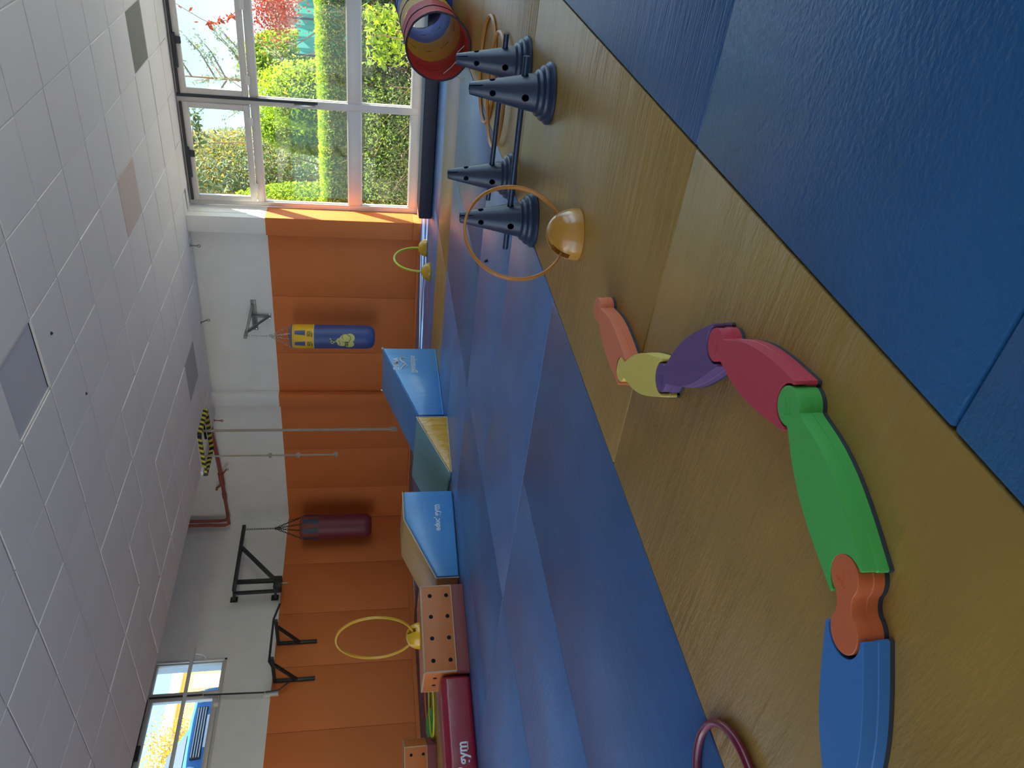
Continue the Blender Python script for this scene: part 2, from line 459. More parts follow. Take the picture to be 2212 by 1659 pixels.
# outer border
for y0, y1 in ((-2.4, -0.41), (-0.41, 1.6), (1.6, 3.6), (3.6, 5.6), (5.6, 7.6), (7.6, 9.6)):
    floor_mat(7.35, 8.36, y0, y1, 'mat_blue_a')
    floor_mat(8.36, 9.37, y0, y1, 'mat_blue_a')
    floor_mat(9.37, 9.68, y0, min(y1, 9.6), 'mat_blue_a')
for x0, x1 in ((-0.65, 1.35), (1.35, 3.35), (3.35, 5.35), (5.35, 7.35)):
    floor_mat(x0, x1, 8.62, 9.45, 'mat_purple'); floor_mat(x0, x1, 9.45, 10.26, 'mat_purple')

# ---- window wall (back)
def sB(px, n=0.0): return onB(px[0], px[1], n)
ZC = 3.012                      # suspended ceiling
ZTOP = 4.3
wall_back = struct('wall_back')
WIN_R = -7.45                  # the window band runs on to the right, out of the picture
m = MB()
m.box((4.72, -0.30, -0.1), (10.36, 0.0, ZTOP), FB)
obj('plaster', m, 'white_paint', wall_back, smooth=False)
obj('window_head', MB().box((WIN_R - 1.5, -0.42, ZC + 0.002), (4.72, -0.05, ZTOP), FB), 'white_paint', wall_back, smooth=False)
obj('window_sill', MB().box((WIN_R, -0.42, -0.1), (4.72, -0.12, 0.03), FB), 'white_paint', wall_back, smooth=False)
obj('plaster', MB().box((WIN_R - 1.5, -0.42, -0.1), (WIN_R, 0.0, ZTOP), FB), 'white_paint', wall_back, smooth=False)
# pilasters: one closes the window reveal, one stands between the ropes and the blue bag
def pilaster(s0, s1, n0, n1):
    p = obj('pilaster', MB().box((s0, n0, -0.05), (s1, n1, ZC + 0.3), FB), 'white_paint', wall_back, bev=0.004)
    pd = MB().box((s0 - 0.012, n0 + (0.01 if n0 < -0.1 else 0.03), 0.1015), (s1 + 0.012, n1 + 0.012, 2.035), FB)
    obj('wall_pad', pd, 'orange_pad', p, bev=0.006)
    obj('skirting_pad', MB().box((s0 - 0.014, n0 + (0.01 if n0 < -0.1 else 0.03), -0.02), (s1 + 0.014, n1 + 0.014, 0.10), FB), 'orange_pad', p, bev=0.006)
pilaster(4.725, 4.95, -0.234, 0.13)
pilaster(7.60, 7.80, 0.0, 0.115)
for s0, s1 in ((4.955, 5.94), (5.94, 6.89), (6.89, 7.60), (7.80, 8.75), (8.75, 9.6), (9.6, 10.315)):
    obj('wall_pad', MB().box((s0 + 0.0015, 0.001, 0.0272), (s1 - 0.0015, 0.022, 2.03), FB), 'orange_pad', wall_back, bev=0.004)
for s0, s1 in ((4.955, 7.60), (7.80, 10.315)):
    obj('skirting_pad', MB().box((s0, 0.001, -0.04), (s1, 0.026, 0.026), FB), 'orange_pad', wall_back, bev=0.004)

# ---- left wall with its high window opening
wall_left = struct('wall_left')
W2 = (-4.48, 6.97, 2.70, 3.70)     # the band of high windows runs on to the left, out of the picture
m = MB()
for lo, hi in (((-5, -0.30, -0.1), (9.75, 0.0, W2[2])), ((-5, -0.30, W2[2]), (W2[0], 0, ZTOP)),
               ((W2[1], -0.30, W2[2]), (9.75, 0, ZTOP)), ((W2[0], -0.30, W2[3]), (W2[1], 0, ZTOP))):
    m.box(lo, hi, FL)
obj('plaster', m, 'white_paint', wall_left, smooth=False)
edges = [-2.9, -1.9, -0.95, 0.0, 0.96, 1.92, 2.88, 3.84, 4.79, 5.75, 6.734, 7.656, 8.62, 9.622]
for a, b in zip(edges, edges[1:]):
    obj('wall_pad', MB().box((a + 0.002, 0.001, 0.0572), (b - 0.002, 0.022, 2.04), FL), 'orange_pad', wall_left, bev=0.004)
obj('skirting_pad', MB().box((-2.9, 0.001, -0.03), (9.622, 0.026, 0.056), FL), 'orange_pad', wall_left, bev=0.004)

# ---- unseen sides of the hall: walls with window openings added for fill light
m = MB().box((-5, -9.25, -0.1), (10.6, -9.0, 0.8)).box((-5, -9.25, 3.0), (10.6, -9.0, ZTOP)).box((-5, -9.25, 0.8), (1.0, -9.0, 3.0))
for k in range(5): m.box((1.0 + k * 2.2, -9.25, 0.8), (1.25 + k * 2.2, -9.0, 3.0))
smesh('wall_right', m, 'white_paint', smooth=False)
m = MB().box((-4.85, -9.25, -0.1), (-4.6, 10.6, 0.5)).box((-4.85, -9.25, 3.0), (-4.6, 10.6, ZTOP)).box((-4.85, -9.25, 0.5), (-4.6, 1.6, 3.0))
for k in range(5):
    y_ = 1.7 + k * 8.75 / 4
    m.box((-4.85, y_ - 0.13, 0.5), (-4.6, y_ + 0.13, 3.0))
smesh('wall_front', m, 'white_paint', smooth=False)

# ---- ceilings
RX, RY = 1.6, 2.2            # unseen rooflights added for fill light: behind-left of the camera, and far right
smesh('ceiling_upper', MB().box((-0.3, -3.9, ZTOP), (10.6, 10.7, ZTOP + 0.1)).box((-5, 8.2, ZTOP), (-0.3, 10.7, ZTOP + 0.1)).box((9.4, -9.2, ZTOP), (10.6, -3.9, ZTOP + 0.1))
      .box((-5, -9.2, ZTOP), (RY, -3.9, ZTOP + 0.1)).box((-5, -3.9, ZTOP), (-0.3, RX, ZTOP + 0.1)), 'white_paint', smooth=False)
m = MB().box((-0.35, RX, ZC), (-0.3, 8.2, ZTOP)).box((-4.6, 8.15, ZC), (-0.3, 8.2, ZTOP)).box((RY, -3.9, ZC), (9.4, -3.85, ZTOP))
for k in range(1, 6): m.box((-4.6, RX + k * 1.1 - 0.03, ZTOP - 0.1), (-0.3, RX + k * 1.1 + 0.03, ZTOP))
for k in range(0, 7): m.box((RY + k * 1.15 - 0.03, -9.0, ZTOP - 0.1), (RY + k * 1.15 + 0.03, -3.9, ZTOP))
smesh('ceiling_fill_opening', m, 'white_paint', smooth=False)
DA = 0.00378
def cg(i, j):
    x, y = 6.144 + 0.6 * j, 1.992 + 0.6 * i
    return np.array([x * math.cos(DA) - y * math.sin(DA), x * math.sin(DA) + y * math.cos(DA)])
ceiling = struct('ceiling', (0, 0, 0))
tile_me = {}
for k_, mt in (('tile', 'tile'), ('tile_warm', 'tile_warm'), ('tile_light', 'tile_light'), ('tile_grey', 'tile_grey')):
    tile_me[k_] = to_mesh('ceiling_tile', MB().box((-0.2925, -0.2945, 0), (0.2915, 0.2945, 0.02)), mt, bev=0.003, seg=1)
for nm, z0, z1, mt, xa in (('ceiling_void', 0.035, 0.06, 'gap_shade', -0.29), ('ceiling_board', 0.0225, 0.032, 'gap_shade', -0.29)):
    obj(nm, MB().box((xa, -3.84, ZC + z0), (9.66, 7.36, ZC + z1)).box((xa, 7.36, ZC + z0), (8.53, 8.01, ZC + z1)).box((9.13, 7.36, ZC + z0), (9.66, 8.01, ZC + z1)), mt, ceiling, smooth=False)
for i in range(-12, 10):
    for j in range(-18, 7):
        c = (cg(i, j) + cg(i + 1, j + 1)) / 2
        if not (-4.5 < c[0] < 10.3 and -5.5 < c[1] < 8.0): continue
        # tiles behind and far right of the camera are never seen: fewer, bigger boards would do, keep those in view
        d = np.array([c[0], c[1], ZC - CAMZ]); z = d @ CF
        vis = z > 0.4 and abs(d @ CR / z) < 0.62 and abs(d @ CD / z) < 0.80
        if not vis: continue
        if i == 9 and j in (4,): continue          # the opening for the climbing ropes
        if j == 6: continue                       # cut tiles at the wall are made below
        dz = random.choice((0, 0, 0, 0.002, -0.002, 0.004))
        if (i, j) == (0, 4): continue             # ventilation grille
        k_ = 'tile_warm' if (i, j) == (2, 2) else 'tile_grey' if (i, j) == (7, 4) else 'tile_light' if (i, j) == (2, -3) else 'tile'
        if k_ == 'tile_light': dz = 0.016
        inst('ceiling_tile', tile_me[k_], ceiling, (c[0], c[1], ZC + dz), (random.uniform(-.004, .004), random.uniform(-.004, .004), DA))
for i in range(-6, 10):                            # last row, cut at the wall
    a, b = cg(i, 6), cg(i + 1, 6)
    yl, yh = a[1] + 0.005, b[1] - 0.005
    xm = 10.30 - 0.042 * yl if yh < 4.72 else 10.075 - 0.042 * yh
    if 4.5 < yl < 4.95: xm = 9.93 - 0.042 * yh
    obj('ceiling_tile', MB().box((a[0] + 0.005, yl, ZC), (xm - 0.004, yh, ZC + 0.02)), 'tile', ceiling, bev=0.002, seg=1)
for i in range(-6, 11):                            # white strips stand in for lit tile edges in the joints towards the window
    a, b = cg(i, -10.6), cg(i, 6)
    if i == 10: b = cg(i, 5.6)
    obj('lit_edge_strip', MB().bar((a[0], a[1], ZC + 0.012), (b[0], b[1], ZC + 0.012), 0.024, 0.012), 'lit_edge', ceiling, smooth=False)
# ventilation grille panel: frame and louvres
g0, g1 = cg(0, 4) + 0.006, cg(1, 5) - 0.006
gp = obj('grille_panel', MB().box((g0[0], g0[1], ZC + 0.008), (g1[0], g1[1], ZC + 0.018)), 'grille', ceiling, bev=0.002, seg=1)
mm = MB()
for k in range(24):
    x = g0[0] + 0.02 + k * (g1[0] - g0[0] - 0.04) / 23
    mm.box((x - 0.004, g0[1] + 0.01, ZC + 0.001), (x + 0.004, g1[1] - 0.01, ZC + 0.0085))
lv = obj('louvre', mm, 'grille', gp, smooth=False); lv['kind'] = 'stuff'
# two small sprinkler heads
for p in ((110, 720), (185, 850)):
    q = onz(p[0], p[1], ZC)
    obj('sprinkler_head', MB().lathe([(0.008, -0.012), (0.012, -0.006), (0.014, 0.0)], 12, (q[0], q[1], ZC)), 'gasket', ceiling)

# ---- window band in the back wall
win1 = struct('window_1')
WN = -0.234                                        # plane of the frames
def wbar(nm, s0, s1, z0, z1, d0=-0.05, d1=0.03, m_='alu', par=None, bev=0.004):
    return obj(nm, MB().box((s0, WN + d0, z0), (s1, WN + d1, z1), FB), m_, par or win1, bev=bev)
PITCHW = 1.345
mull = [4.67 - PITCHW * k for k in range(0, 10)]      # mullion centres
for k, c in enumerate(mull):
    wd = 0.03 if k == 0 else 0.045
    wbar('mullion', c - wd, c + wd, 0.03, ZC)
bot, top = 0.03, ZC
for k in range(9):
    s1, s0 = mull[k] - (0.03 if k == 0 else 0.045), mull[k + 1] + 0.045
    wbar('bottom_rail', s0, s1, 0.03, 0.155)
    wbar('middle_rail', s0, s1, 0.795, 0.96)
    wbar('transom', s0, s1, 2.06, 2.15)
    wbar('top_rail', s0, s1, 2.965, ZC - 0.002, d1=0.02)
    obj('pane', MB().box((s0, WN - 0.012, 0.155), (s1, WN - 0.006, 0.795), FB), 'glass', win1, smooth=False)
    obj('pane', MB().box((s0, WN - 0.012, 0.96), (s1, WN - 0.006, 2.06), FB), 'glass', win1, smooth=False)
    # bright glazing beads
    for z0, z1 in ((0.155, 0.795), (0.96, 2.06)):
        mm = MB()
        for q in (((s0, z0), (s1, z0 + .012)), ((s0, z1 - .012), (s1, z1)), ((s0, z0), (s0 + .012, z1)), ((s1 - .012, z0), (s1, z1))):
            mm.box((q[0][0], WN - 0.03, q[0][1]), (q[1][0], WN + 0.004, q[1][1]), FB)
        obj('glazing_bead', mm, 'alu_light', win1, smooth=False)
    # tilting top sash
    t0, t1 = s0 + 0.006, s1 - 0.006
    sash = obj('sash', MB().box((t0, WN, 2.16), (t1, WN + 0.05, 2.235), FB).box((t0, WN, 2.885), (t1, WN + 0.05, 2.955), FB)
               .box((t0, WN, 2.235), (t0 + 0.07, WN + 0.05, 2.885), FB).box((t1 - 0.07, WN, 2.235), (t1, WN + 0.05, 2.885), FB), 'alu', win1, bev=0.003)
    obj('pane', MB().box((t0 + 0.07, WN + 0.01, 2.235), (t1 - 0.07, WN + 0.016, 2.885), FB), 'glass', sash, smooth=False)
    for c in (t0 + 0.2, t1 - 0.2):
        obj('hinge', MB().box((c - 0.05, WN + 0.045, 2.125), (c + 0.05, WN + 0.06, 2.18), FB), 'alu_light', sash, bev=0.003)
    # opener: dark rod along the head and latch
    op = obj('opener_rod', MB().box((t0, WN + 0.035, 2.955), (t1, WN + 0.075, 2.985), FB), 'gasket', win1, bev=0.004)
    c = (t0 + t1) / 2 + 0.02
    obj('latch', MB().box((c - 0.09, WN + 0.05, 2.93), (c + 0.3, WN + 0.09, 2.965), FB).box((c - 0.05, WN + 0.05, 2.87), (c + 0.03, WN + 0.085, 2.935), FB), 'gasket', op, bev=0.006)
    if k < 8:
        c = mull[k + 1]
        cr_ = obj('crank_tube', MB().box((c - 0.045, WN + 0.03, 1.33), (c - 0.012, WN + 0.062, ZC - 0.01), FB), 'gasket', win1, bev=0.006)
        obj('crank_handle', MB().box((c + 0.0, WN + 0.03, 1.36), (c + 0.02, WN + 0.05, 1.62), FB), 'chrome', cr_, bev=0.005)
# ---- high window in the left wall
win2 = struct('window_2')
def w2(nm, x0, x1, z0, z1, n0=-0.09, n1=-0.02, m_='alu', par=None, bev=0.004):
    return obj(nm, MB().box((x0, n0, z0), (x1, n1, z1), FL), m_, par or win2, bev=bev)
w2('frame', -4.48, 6.97, 2.70, 2.735, n1=0.012); w2('frame', -4.48, 6.97, 3.66, 3.70, n1=0.012)
w2('frame', 6.935, 6.97, 2.70, 3.70, n1=0.012); 
for k in range(4):
    x_ = 4.62 - 2.275 * k
    w2('mullion', x_ - 0.04, x_ + 0.04, 2.735, 3.66, n1=0.0)
    w2('pane', x_ - 2.235, x_ - 0.04, 2.735, 3.66, -0.06, -0.054, 'glass', bev=0)
w2('mullion', 6.395, 6.47, 2.735, 3.66, n1=0.0)
w2('bottom_rail', 6.47, 6.935, 2.735, 2.765); w2('top_rail', 6.47, 6.935, 3.632, 3.66); w2('side_rail', 6.915, 6.935, 2.765, 3.632)
w2('pane', 6.47, 6.915, 2.765, 3.632, -0.06, -0.054, 'glass', bev=0)
sash = w2('sash', 4.67, 6.385, 2.745, 2.81, n0=-0.05, n1=0.02)
for q in ((4.67, 6.385, 3.59, 3.65), (6.33, 6.385, 2.81, 3.59), (4.67, 4.73, 2.81, 3.59)):
    w2('sash_rail', *q, n0=-0.05, n1=0.02, par=sash)
w2('pane', 4.73, 6.33, 2.81, 3.59, -0.02, -0.014, 'glass', par=sash, bev=0)
w2('hinge', 6.2, 6.26, 2.72, 2.78, 0.015, 0.035, 'alu_light', par=sash)
w2('opener_rod', 4.7, 6.37, 3.65, 3.685, 0.0, 0.04, 'gasket')
w2('crank_tube', 6.388, 6.41, 2.95, 3.64, 0.005, 0.03, 'gasket')
w2('latch', 5.52, 5.72, 3.60, 3.66, 0.02, 0.05, 'gasket')

# ================================================================== OBJECTS
# ---- stepping pieces, hooked into a winding chain
SP = np.array([.30, 0.0])
def step_outline(L_=0.30, kr=0.0366):
    half = []
    for k in range(0, 15):
        th = math.radians(180 - k * (180 - 42) / 14)
        half.append((kr * math.cos(th), kr * math.sin(th)))
    ctrl = [(.034, .0252), (.055, .0325), (.08, .0408), (.105, .0472), (.13, .0516), (.155, .0543), (.18, .0553), (.205, .0550), (.23, .0540), (.255, .0522), (.28, .0500), (.303, .0478)]
    half += ctrl
    half.append((.3045, .0425))
    sr = 0.0370
    for k in range(0, 13):
        th = math.radians(88 + k * (180 - 88) / 12)
        half.append((L_ + sr * math.cos(th), sr * math.sin(th)))
    low = [(x, -y) for x, y in half[1:-1]][::-1]
    return half + low
def dbl_outline(L_=0.083, kr=0.0355):
    half = []
    for k in range(0, 15):
        th = math.radians(180 - k * (180 - 40) / 14); half.append((kr * math.cos(th), kr * math.sin(th)))
    half += [(.034, .0205), (L_ / 2, .0195), (L_ - .034, .0205)]
    for k in range(0, 15):
        th = math.radians(140 - k * 140 / 14); half.append((L_ + kr * math.cos(th), kr * math.sin(th)))
    return half + [(x, -y) for x, y in half[1:-1]][::-1]
def offset_poly(poly, d):
    P = [np.array(p) for p in poly]; n = len(P); o = []
    area = sum(P[i][0] * P[(i + 1) % n][1] - P[(i + 1) % n][0] * P[i][1] for i in range(n))
    sg = 1 if area > 0 else -1
    for i in range(n):
        a, b = P[i] - P[i - 1], P[(i + 1) % n] - P[i]
        na = np.array([a[1], -a[0]]) / (np.linalg.norm(a) + 1e-9); nb = np.array([b[1], -b[0]]) / (np.linalg.norm(b) + 1e-9)
        m_ = na + nb; l = np.linalg.norm(m_)
        m_ = m_ / l if l > 1e-6 else na
        o.append(P[i] + m_ * d * sg * min(1.5, 1 / max(0.4, m_ @ na)))
    return o
def loft(poly, levels, fr):
    mb = MB(); n = len(poly); vs_ = []; fs = []
    for z, d in levels:
        vs_ += [fr.P((p[0], p[1], z)) for p in offset_poly(poly, d)]
    for i in range(len(levels) - 1):
        for k in range(n):
            m_ = (k + 1) % n; fs.append((i * n + k, i * n + m_, (i + 1) * n + m_, (i + 1) * n + k))
    fs.append(tuple(range(n))[::-1]); fs.append(tuple((len(levels) - 1) * n + k for k in range(n)))
    return mb.add(vs_, fs)
STEP = step_outline(); DBL = dbl_outline()
def step_piece(name, K, S, m_, label, poly=STEP, ht=0.05):
    K, S = np.array(K), np.array(S); d = S - K; ang = math.atan2(d[1], d[0])
    fr = rotfr(K, ang)
    t = thing(name, label, 'stepping piece', (K[0], K[1], 0), 'stepping pieces hooked into a winding chain')
    rim = obj('rubber_rim', loft(poly, [(0.0, 0.0), (0.0035, 0.0003), (0.008, 0.0002)], fr), 'rubber', t)
    body = obj('body', loft(poly, [(0.008, -0.0001), (0.0250, -0.0003), (0.0262, -0.0018), (ht - 0.0018, -0.0019), (ht - 0.0006, -0.0022), (ht, -0.0030)], fr), m_, t, ang=30)
    # raised maker's mark on the knob: a loop on two strokes and a word
    mm = MB()
    lp = [fr.P((-0.006 + 0.0085 * math.cos(a), 0.004 + 0.0055 * math.sin(a), ht)) for a in np.linspace(0.5, 6.6, 22)]
    mm.tube(lp, 0.0005, 5)
    mm.tube([fr.P((0.0015, 0.0065, ht)), fr.P((0.0135, -0.004, ht))], 0.0005, 5)
    mm.tube([fr.P((-0.0135, -0.0005, ht)), fr.P((0.004, -0.010, ht))], 0.0005, 5)
    obj('logo', mm, m_, body)
    pl = flat_place(fr.P((0.011, -0.0075, ht)), fr.a * 0.6 + fr.b * -0.8 if False else -fr.a * 0.55 - fr.b * 0.83, fr.a * 0.83 - fr.b * 0.55, UP)
    obj('lettering', text_mb('GONGE', 0.0075, pl, 0.0004), m_, body, smooth=False)
    return t
KN = dict(coral=(1.956, 1.206), yellow=(1.667, 1.223), purple=(1.414, 1.062), red=(1.218, .831), green=(.928, .756), o1=(.653, .859), o2=(.604, .926))
bl_dir = np.array([-.114, .179]) / math.hypot(.114, .179)
bK = np.array(KN['o2']) + bl_dir * 0.30
step_piece('stepping_piece', KN['coral'], KN['yellow'], 'step_coral', 'coral red piece at the far end of the winding chain, its knob free')
step_piece('stepping_piece', KN['yellow'], KN['purple'], 'step_yellow', 'pale yellow stepping piece between the coral and the purple one')
step_piece('stepping_piece', KN['purple'], KN['red'], 'step_purple', 'purple stepping piece with a ribbed top, fourth from the blue end')
step_piece('stepping_piece', KN['red'], KN['green'], 'step_red', 'crimson stepping piece lying between the purple and the green one')
step_piece('stepping_piece', KN['green'], KN['o1'], 'step_green', 'long green stepping piece hooked to the crimson one')
step_piece('stepping_connector', KN['o1'], KN['o2'], 'step_orange', 'short orange double-knob connector joining green and blue pieces', poly=DBL)
step_piece('stepping_piece', bK, KN['o2'], 'step_blue', 'blue stepping piece nearest the camera, cut off by the frame')

# ---- navy marker cones with hurdle rods
def cone_mesh():
    H_ = 0.335
    prof = [(0.118, 0.0), (0.122, 0.004), (0.122, 0.014), (0.116, 0.022), (0.108, 0.026), (0.109, 0.032), (0.106, 0.040), (0.098, 0.046), (0.092, 0.048), (0.092, 0.054),
            (0.088, 0.062), (0.080, 0.066), (0.0755, 0.070), (0.0735, 0.085), (0.0245, H_ - 0.004), (0.0225, H_)]
    inner = [(r - 0.004, z) for r, z in prof][::-1]; inner[0] = (0.0185, H_); inner[-1] = (0.112, 0.0)
    mb = MB().lathe(prof + inner + [prof[0]], 64, cap=False)
    me = to_mesh('cone_body', mb, 'navy_plastic')
    bm = bmesh.new(); bm.from_mesh(me); bmesh.ops.remove_doubles(bm, verts=bm.verts, dist=1e-6); bmesh.ops.recalc_face_normals(bm, faces=bm.faces); bm.to_mesh(me); bm.free()
    o = link('cone_tmp', me)
    cu = MB()
    for z, r in ((0.115, 0.0145), (0.245, 0.0125)):
        for a in (0, math.pi / 2):
            dx, dy = math.cos(a), math.sin(a)
            cu.tube([(-0.2 * dx, -0.2 * dy, z), (0.2 * dx, 0.2 * dy, z)], r, 20)
    me2 = to_mesh('cone_cut', cu, 'hole', smooth=False); o2 = link('cone_cut', me2)
    cs = MB().box((-0.1, -0.0022, H_ - 0.05), (0.1, 0.0022, H_ + 0.02)).box((-0.0022, -0.1, H_ - 0.05), (0.0022, 0.1, H_ + 0.02), rotfr((0, 0), math.pi / 4))
    cs = MB().box((-0.1, -0.0022, H_ - 0.05), (0.1, 0.0022, H_ + 0.02), rotfr((0, 0), math.pi / 4)).box((-0.1, -0.0022, H_ - 0.05), (0.1, 0.0022, H_ + 0.02), rotfr((0, 0), -math.pi / 4))
    o3 = link('cone_slot', to_mesh('cone_slot', cs, 'hole', smooth=False))
    for c in (o2, o3):
        md = o.modifiers.new('b', 'BOOLEAN'); md.operation = 'DIFFERENCE'; md.object = c; md.solver = 'EXACT'; md.use_self = True
    dg = bpy.context.evaluated_depsgraph_get(); dg.update()
    r = bpy.data.meshes.new_from_object(o.evaluated_get(dg))
    for q in (o, o2, o3): bpy.data.objects.remove(q)
    r.name = 'cone_body'; r.materials.clear(); r.materials.append(MAT['navy_plastic'])
    r.polygons.foreach_set('use_smooth', [True] * len(r.polygons)); r.set_sharp_from_angle(angle=math.radians(30))
    return r
CM = cone_mesh()
CONES = [((3.735, 0.972), 'navy perforated cone closest to the rainbow tunnel, partly behind another cone'),
         ((3.190, 0.938), 'navy perforated cone in front, the one farthest to the right of its rod'),
         ((3.770, 1.540), 'navy perforated cone holding the left end of the rear rod'),
         ((3.170, 1.492), 'navy perforated cone seen through the amber standing hoop')]
rod_ang = math.atan2(1.54 - .972, 3.77 - 3.735)
for (c, lb) in CONES:
    t = thing('marker_cone', lb, 'cone', (c[0], c[1], 0), 'navy cones carrying two rods')
    o = link('cone_body', CM, t); o.rotation_euler = (0, 0, rod_ang)
def rod(a, b, e0, e1, lb):
    a, b = np.array([*a, 0.115]), np.array([*b, 0.115]); d = (b - a) / np.linalg.norm(b - a)
    single('hurdle_rod', MB().tube([a - d * e0, a - d * (e0 - .002), b + d * (e1 - .002), b + d * e1], [0.0105, 0.0125, 0.0125, 0.0105], 18), 'navy_plastic', lb, 'rod', 'rods through the navy cones')
rod(CONES[0][0], CONES[2][0], 0.13, 0.135, 'navy rod pushed through the two rear cones')
rod(CONES[1][0], CONES[3][0], 0.14, 0.145, 'navy rod pushed through the two front cones')

# ---- hoops standing in domes, hoops lying flat
def dome_mb(c, r, h, hoop_ang, z0=0.0, seg=64, rows=20, slot=0.016):
    """half-egg dome with a slot across the top for the hoop"""
    prof = [(r * 0.97, 0.0), (r, 0.004)]
    for k in range(1, rows):
        a = (k / rows) * math.pi / 2
        prof.append((r * math.cos(a) ** 0.9, 0.004 + (h - 0.004) * math.sin(a)))
    prof.append((0.0015, h))
    mb = MB().lathe(prof, seg, (c[0], c[1], z0))
    if not slot: return mb
    o = link('dome_tmp', to_mesh('dome_tmp', mb, None, smooth=False))
    fr_ = rotfr(c, hoop_ang)
    cb = MB().box((-r * 1.2, -slot / 2, z0 + h * 0.52), (r * 1.2, slot / 2, z0 + h * 1.2), fr_)
    cb.prism([(r * 0.30, z0 + h * 0.35), (r * 1.1, z0 + h * 0.35), (r * 1.1, z0 + h), (r * 0.55, z0 + h * 0.95)], -slot, slot, fr_)
    cb.prism([(-r * 0.30, z0 + h * 0.35), (-r * 1.1, z0 + h * 0.35), (-r * 1.1, z0 + h), (-r * 0.55, z0 + h * 0.95)], -slot, slot, fr_)
    o2 = link('dome_cut', to_mesh('dome_cut', cb, None, smooth=False))
    md = o.modifiers.new('b', 'BOOLEAN'); md.operation = 'DIFFERENCE'; md.object = o2; md.solver = 'EXACT'; md.use_self = True
    dg = bpy.context.evaluated_depsgraph_get(); dg.update()
    me = bpy.data.meshes.new_from_object(o.evaluated_get(dg))
    res = MB().add([tuple(v.co) for v in me.vertices], [tuple(p.vertices) for p in me.polygons])
    for q in (o, o2): bpy.data.objects.remove(q)
    return res
def ring_pts(c, R, ax, ay, n=72):
    c, ax, ay = [np.array(q, float) for q in (c, ax, ay)]
    return [c + ax * R * math.cos(a) + ay * R * math.sin(a) for a in np.linspace(0, 2 * math.pi, n, endpoint=False)]
def flat_ring(c, R, ax, wid, thk, ay=UP, n=96):
    """ring with a flattened, slightly rounded band section"""
    c, ax, ay = [np.array(q, float) for q in (c, ax, ay)]
    nz = np.cross(ax, ay); sec = []
    for k in range(12):
        th = 2 * math.pi * k / 12
        e = 0.55
        sec.append((math.copysign(abs(math.cos(th)) ** e, math.cos(th)) * thk / 2, math.copysign(abs(math.sin(th)) ** e, math.sin(th)) * wid / 2))
    mb = MB(); vs_ = []; fs = []
    for i in range(n):
        a = 2 * math.pi * i / n; rd = ax * math.cos(a) + ay * math.sin(a)
        for (q, p) in sec: vs_.append(c + rd * (R + q) + nz * p)
    for i in range(n):
        for k in range(12):
            m_ = (k + 1) % 12; j = (i + 1) % n
            fs.append((i * 12 + k, i * 12 + m_, j * 12 + m_, j * 12 + k))
    return mb.add(vs_, fs)
# amber hoop near the camera
c = np.array([2.455, 1.205]); ha = math.radians(52.6 - 90 + 24 + 62)
vd = c / np.linalg.norm(c); side = np.array([vd[1], -vd[0]])
hd = side * math.cos(math.radians(27)) + vd * math.sin(math.radians(27))
ha = math.atan2(hd[1], hd[0])
t = thing('hoop_stand', 'amber hoop standing in a glossy amber dome on the tan mats near the cones', 'hoop', (c[0], c[1], 0))
obj('dome', dome_mb(c, 0.093, 0.115, ha), 'dome_amber', t, ang=30)
obj('ring', flat_ring((c[0], c[1], 0.052 + 0.178), 0.178, (hd[0], hd[1], 0), 0.020, 0.010), 'hoop_orange', t, ang=60)
# yellow hoop on the orange box
bc = onz(907, 1372, 0.335)[:2] + np.array([-0.005, 0.0])
vd = bc / np.linalg.norm(bc); side = np.array([vd[1], -vd[0]])
hd = side * math.cos(math.radians(60)) - vd * math.sin(math.radians(60)); ha = math.atan2(hd[1], hd[0])
t = thing('hoop_stand', 'yellow hoop standing in a yellow dome on top of the orange spotted box', 'hoop', (bc[0], bc[1], 0.3345))
obj('dome', dome_mb(bc, 0.098, 0.105, ha, 0.3345), 'dome_yellow', t, ang=60)
RH = 0.288
obj('ring', flat_ring((bc[0], bc[1], 0.3345 + 0.05 + RH), RH, (hd[0], hd[1], 0), 0.018, 0.016), 'hoop_yellow', t, ang=60)
# lime arch over two domes by the wall
d1, d2 = onz(922, 536)[:2], onz(930, 587)[:2]
t = thing('hoop_arch', 'lime hoop bent into an arch between two yellow domes by the orange wall', 'hoop', ((d1[0] + d2[0]) / 2, (d1[1] + d2[1]) / 2, 0))
for d_ in (d1, d2):
    obj('dome', dome_mb(d_, 0.105, 0.105, 0, slot=0), 'dome_yellow', t, ang=60)
mid = (d1 + d2) / 2; hx = (d2 - d1) / 2; hl = np.linalg.norm(hx); hx /= hl
pts = [(mid[0] - hx[0] * hl * math.cos(a), mid[1] - hx[1] * hl * math.cos(a), 0.09 + 0.315 * math.sin(a) ** 0.9) for a in np.linspace(0, math.pi, 40)]
obj('arch', MB().tube(pts, 0.0125, 10), 'hoop_lime', t, ang=60)
# hoops lying flat
def flat_hoop(pa, pb, R, r, m_, lb, group=None, z=0.0):
    cc = (onz(*pa)[:2] + onz(*pb)[:2]) / 2
    single('flat_hoop', MB().tube(ring_pts((cc[0], cc[1], z + r), R, (1, 0, 0), (0, 1, 0), 96), r, 8, closed=True), m_, lb, 'hoop', group, ang=60)
flat_hoop((1053, 60), (1059, 246), 0.305, 0.0105, 'hoop_orange', 'amber hoop lying flat behind the cones, nearer the rainbow tunnel', 'amber hoops lying flat')
flat_hoop((1076, 106), (1090, 292), 0.300, 0.0105, 'hoop_orange', 'amber hoop lying flat beside the rear rod', 'amber hoops lying flat', z=0.0215)
q = onz(1630, 1680)[:2]
single('flat_hoop', MB().tube(ring_pts((0.668, 1.600, 0.010), 0.148, (1, 0, 0), (0, 1, 0), 110), 0.0095, 12, closed=True), 'hoop_maroon', 'maroon hoop lying flat in the lower left corner, cut off by the frame', 'hoop', ang=60)
q = onz(925, 1500)[:2]
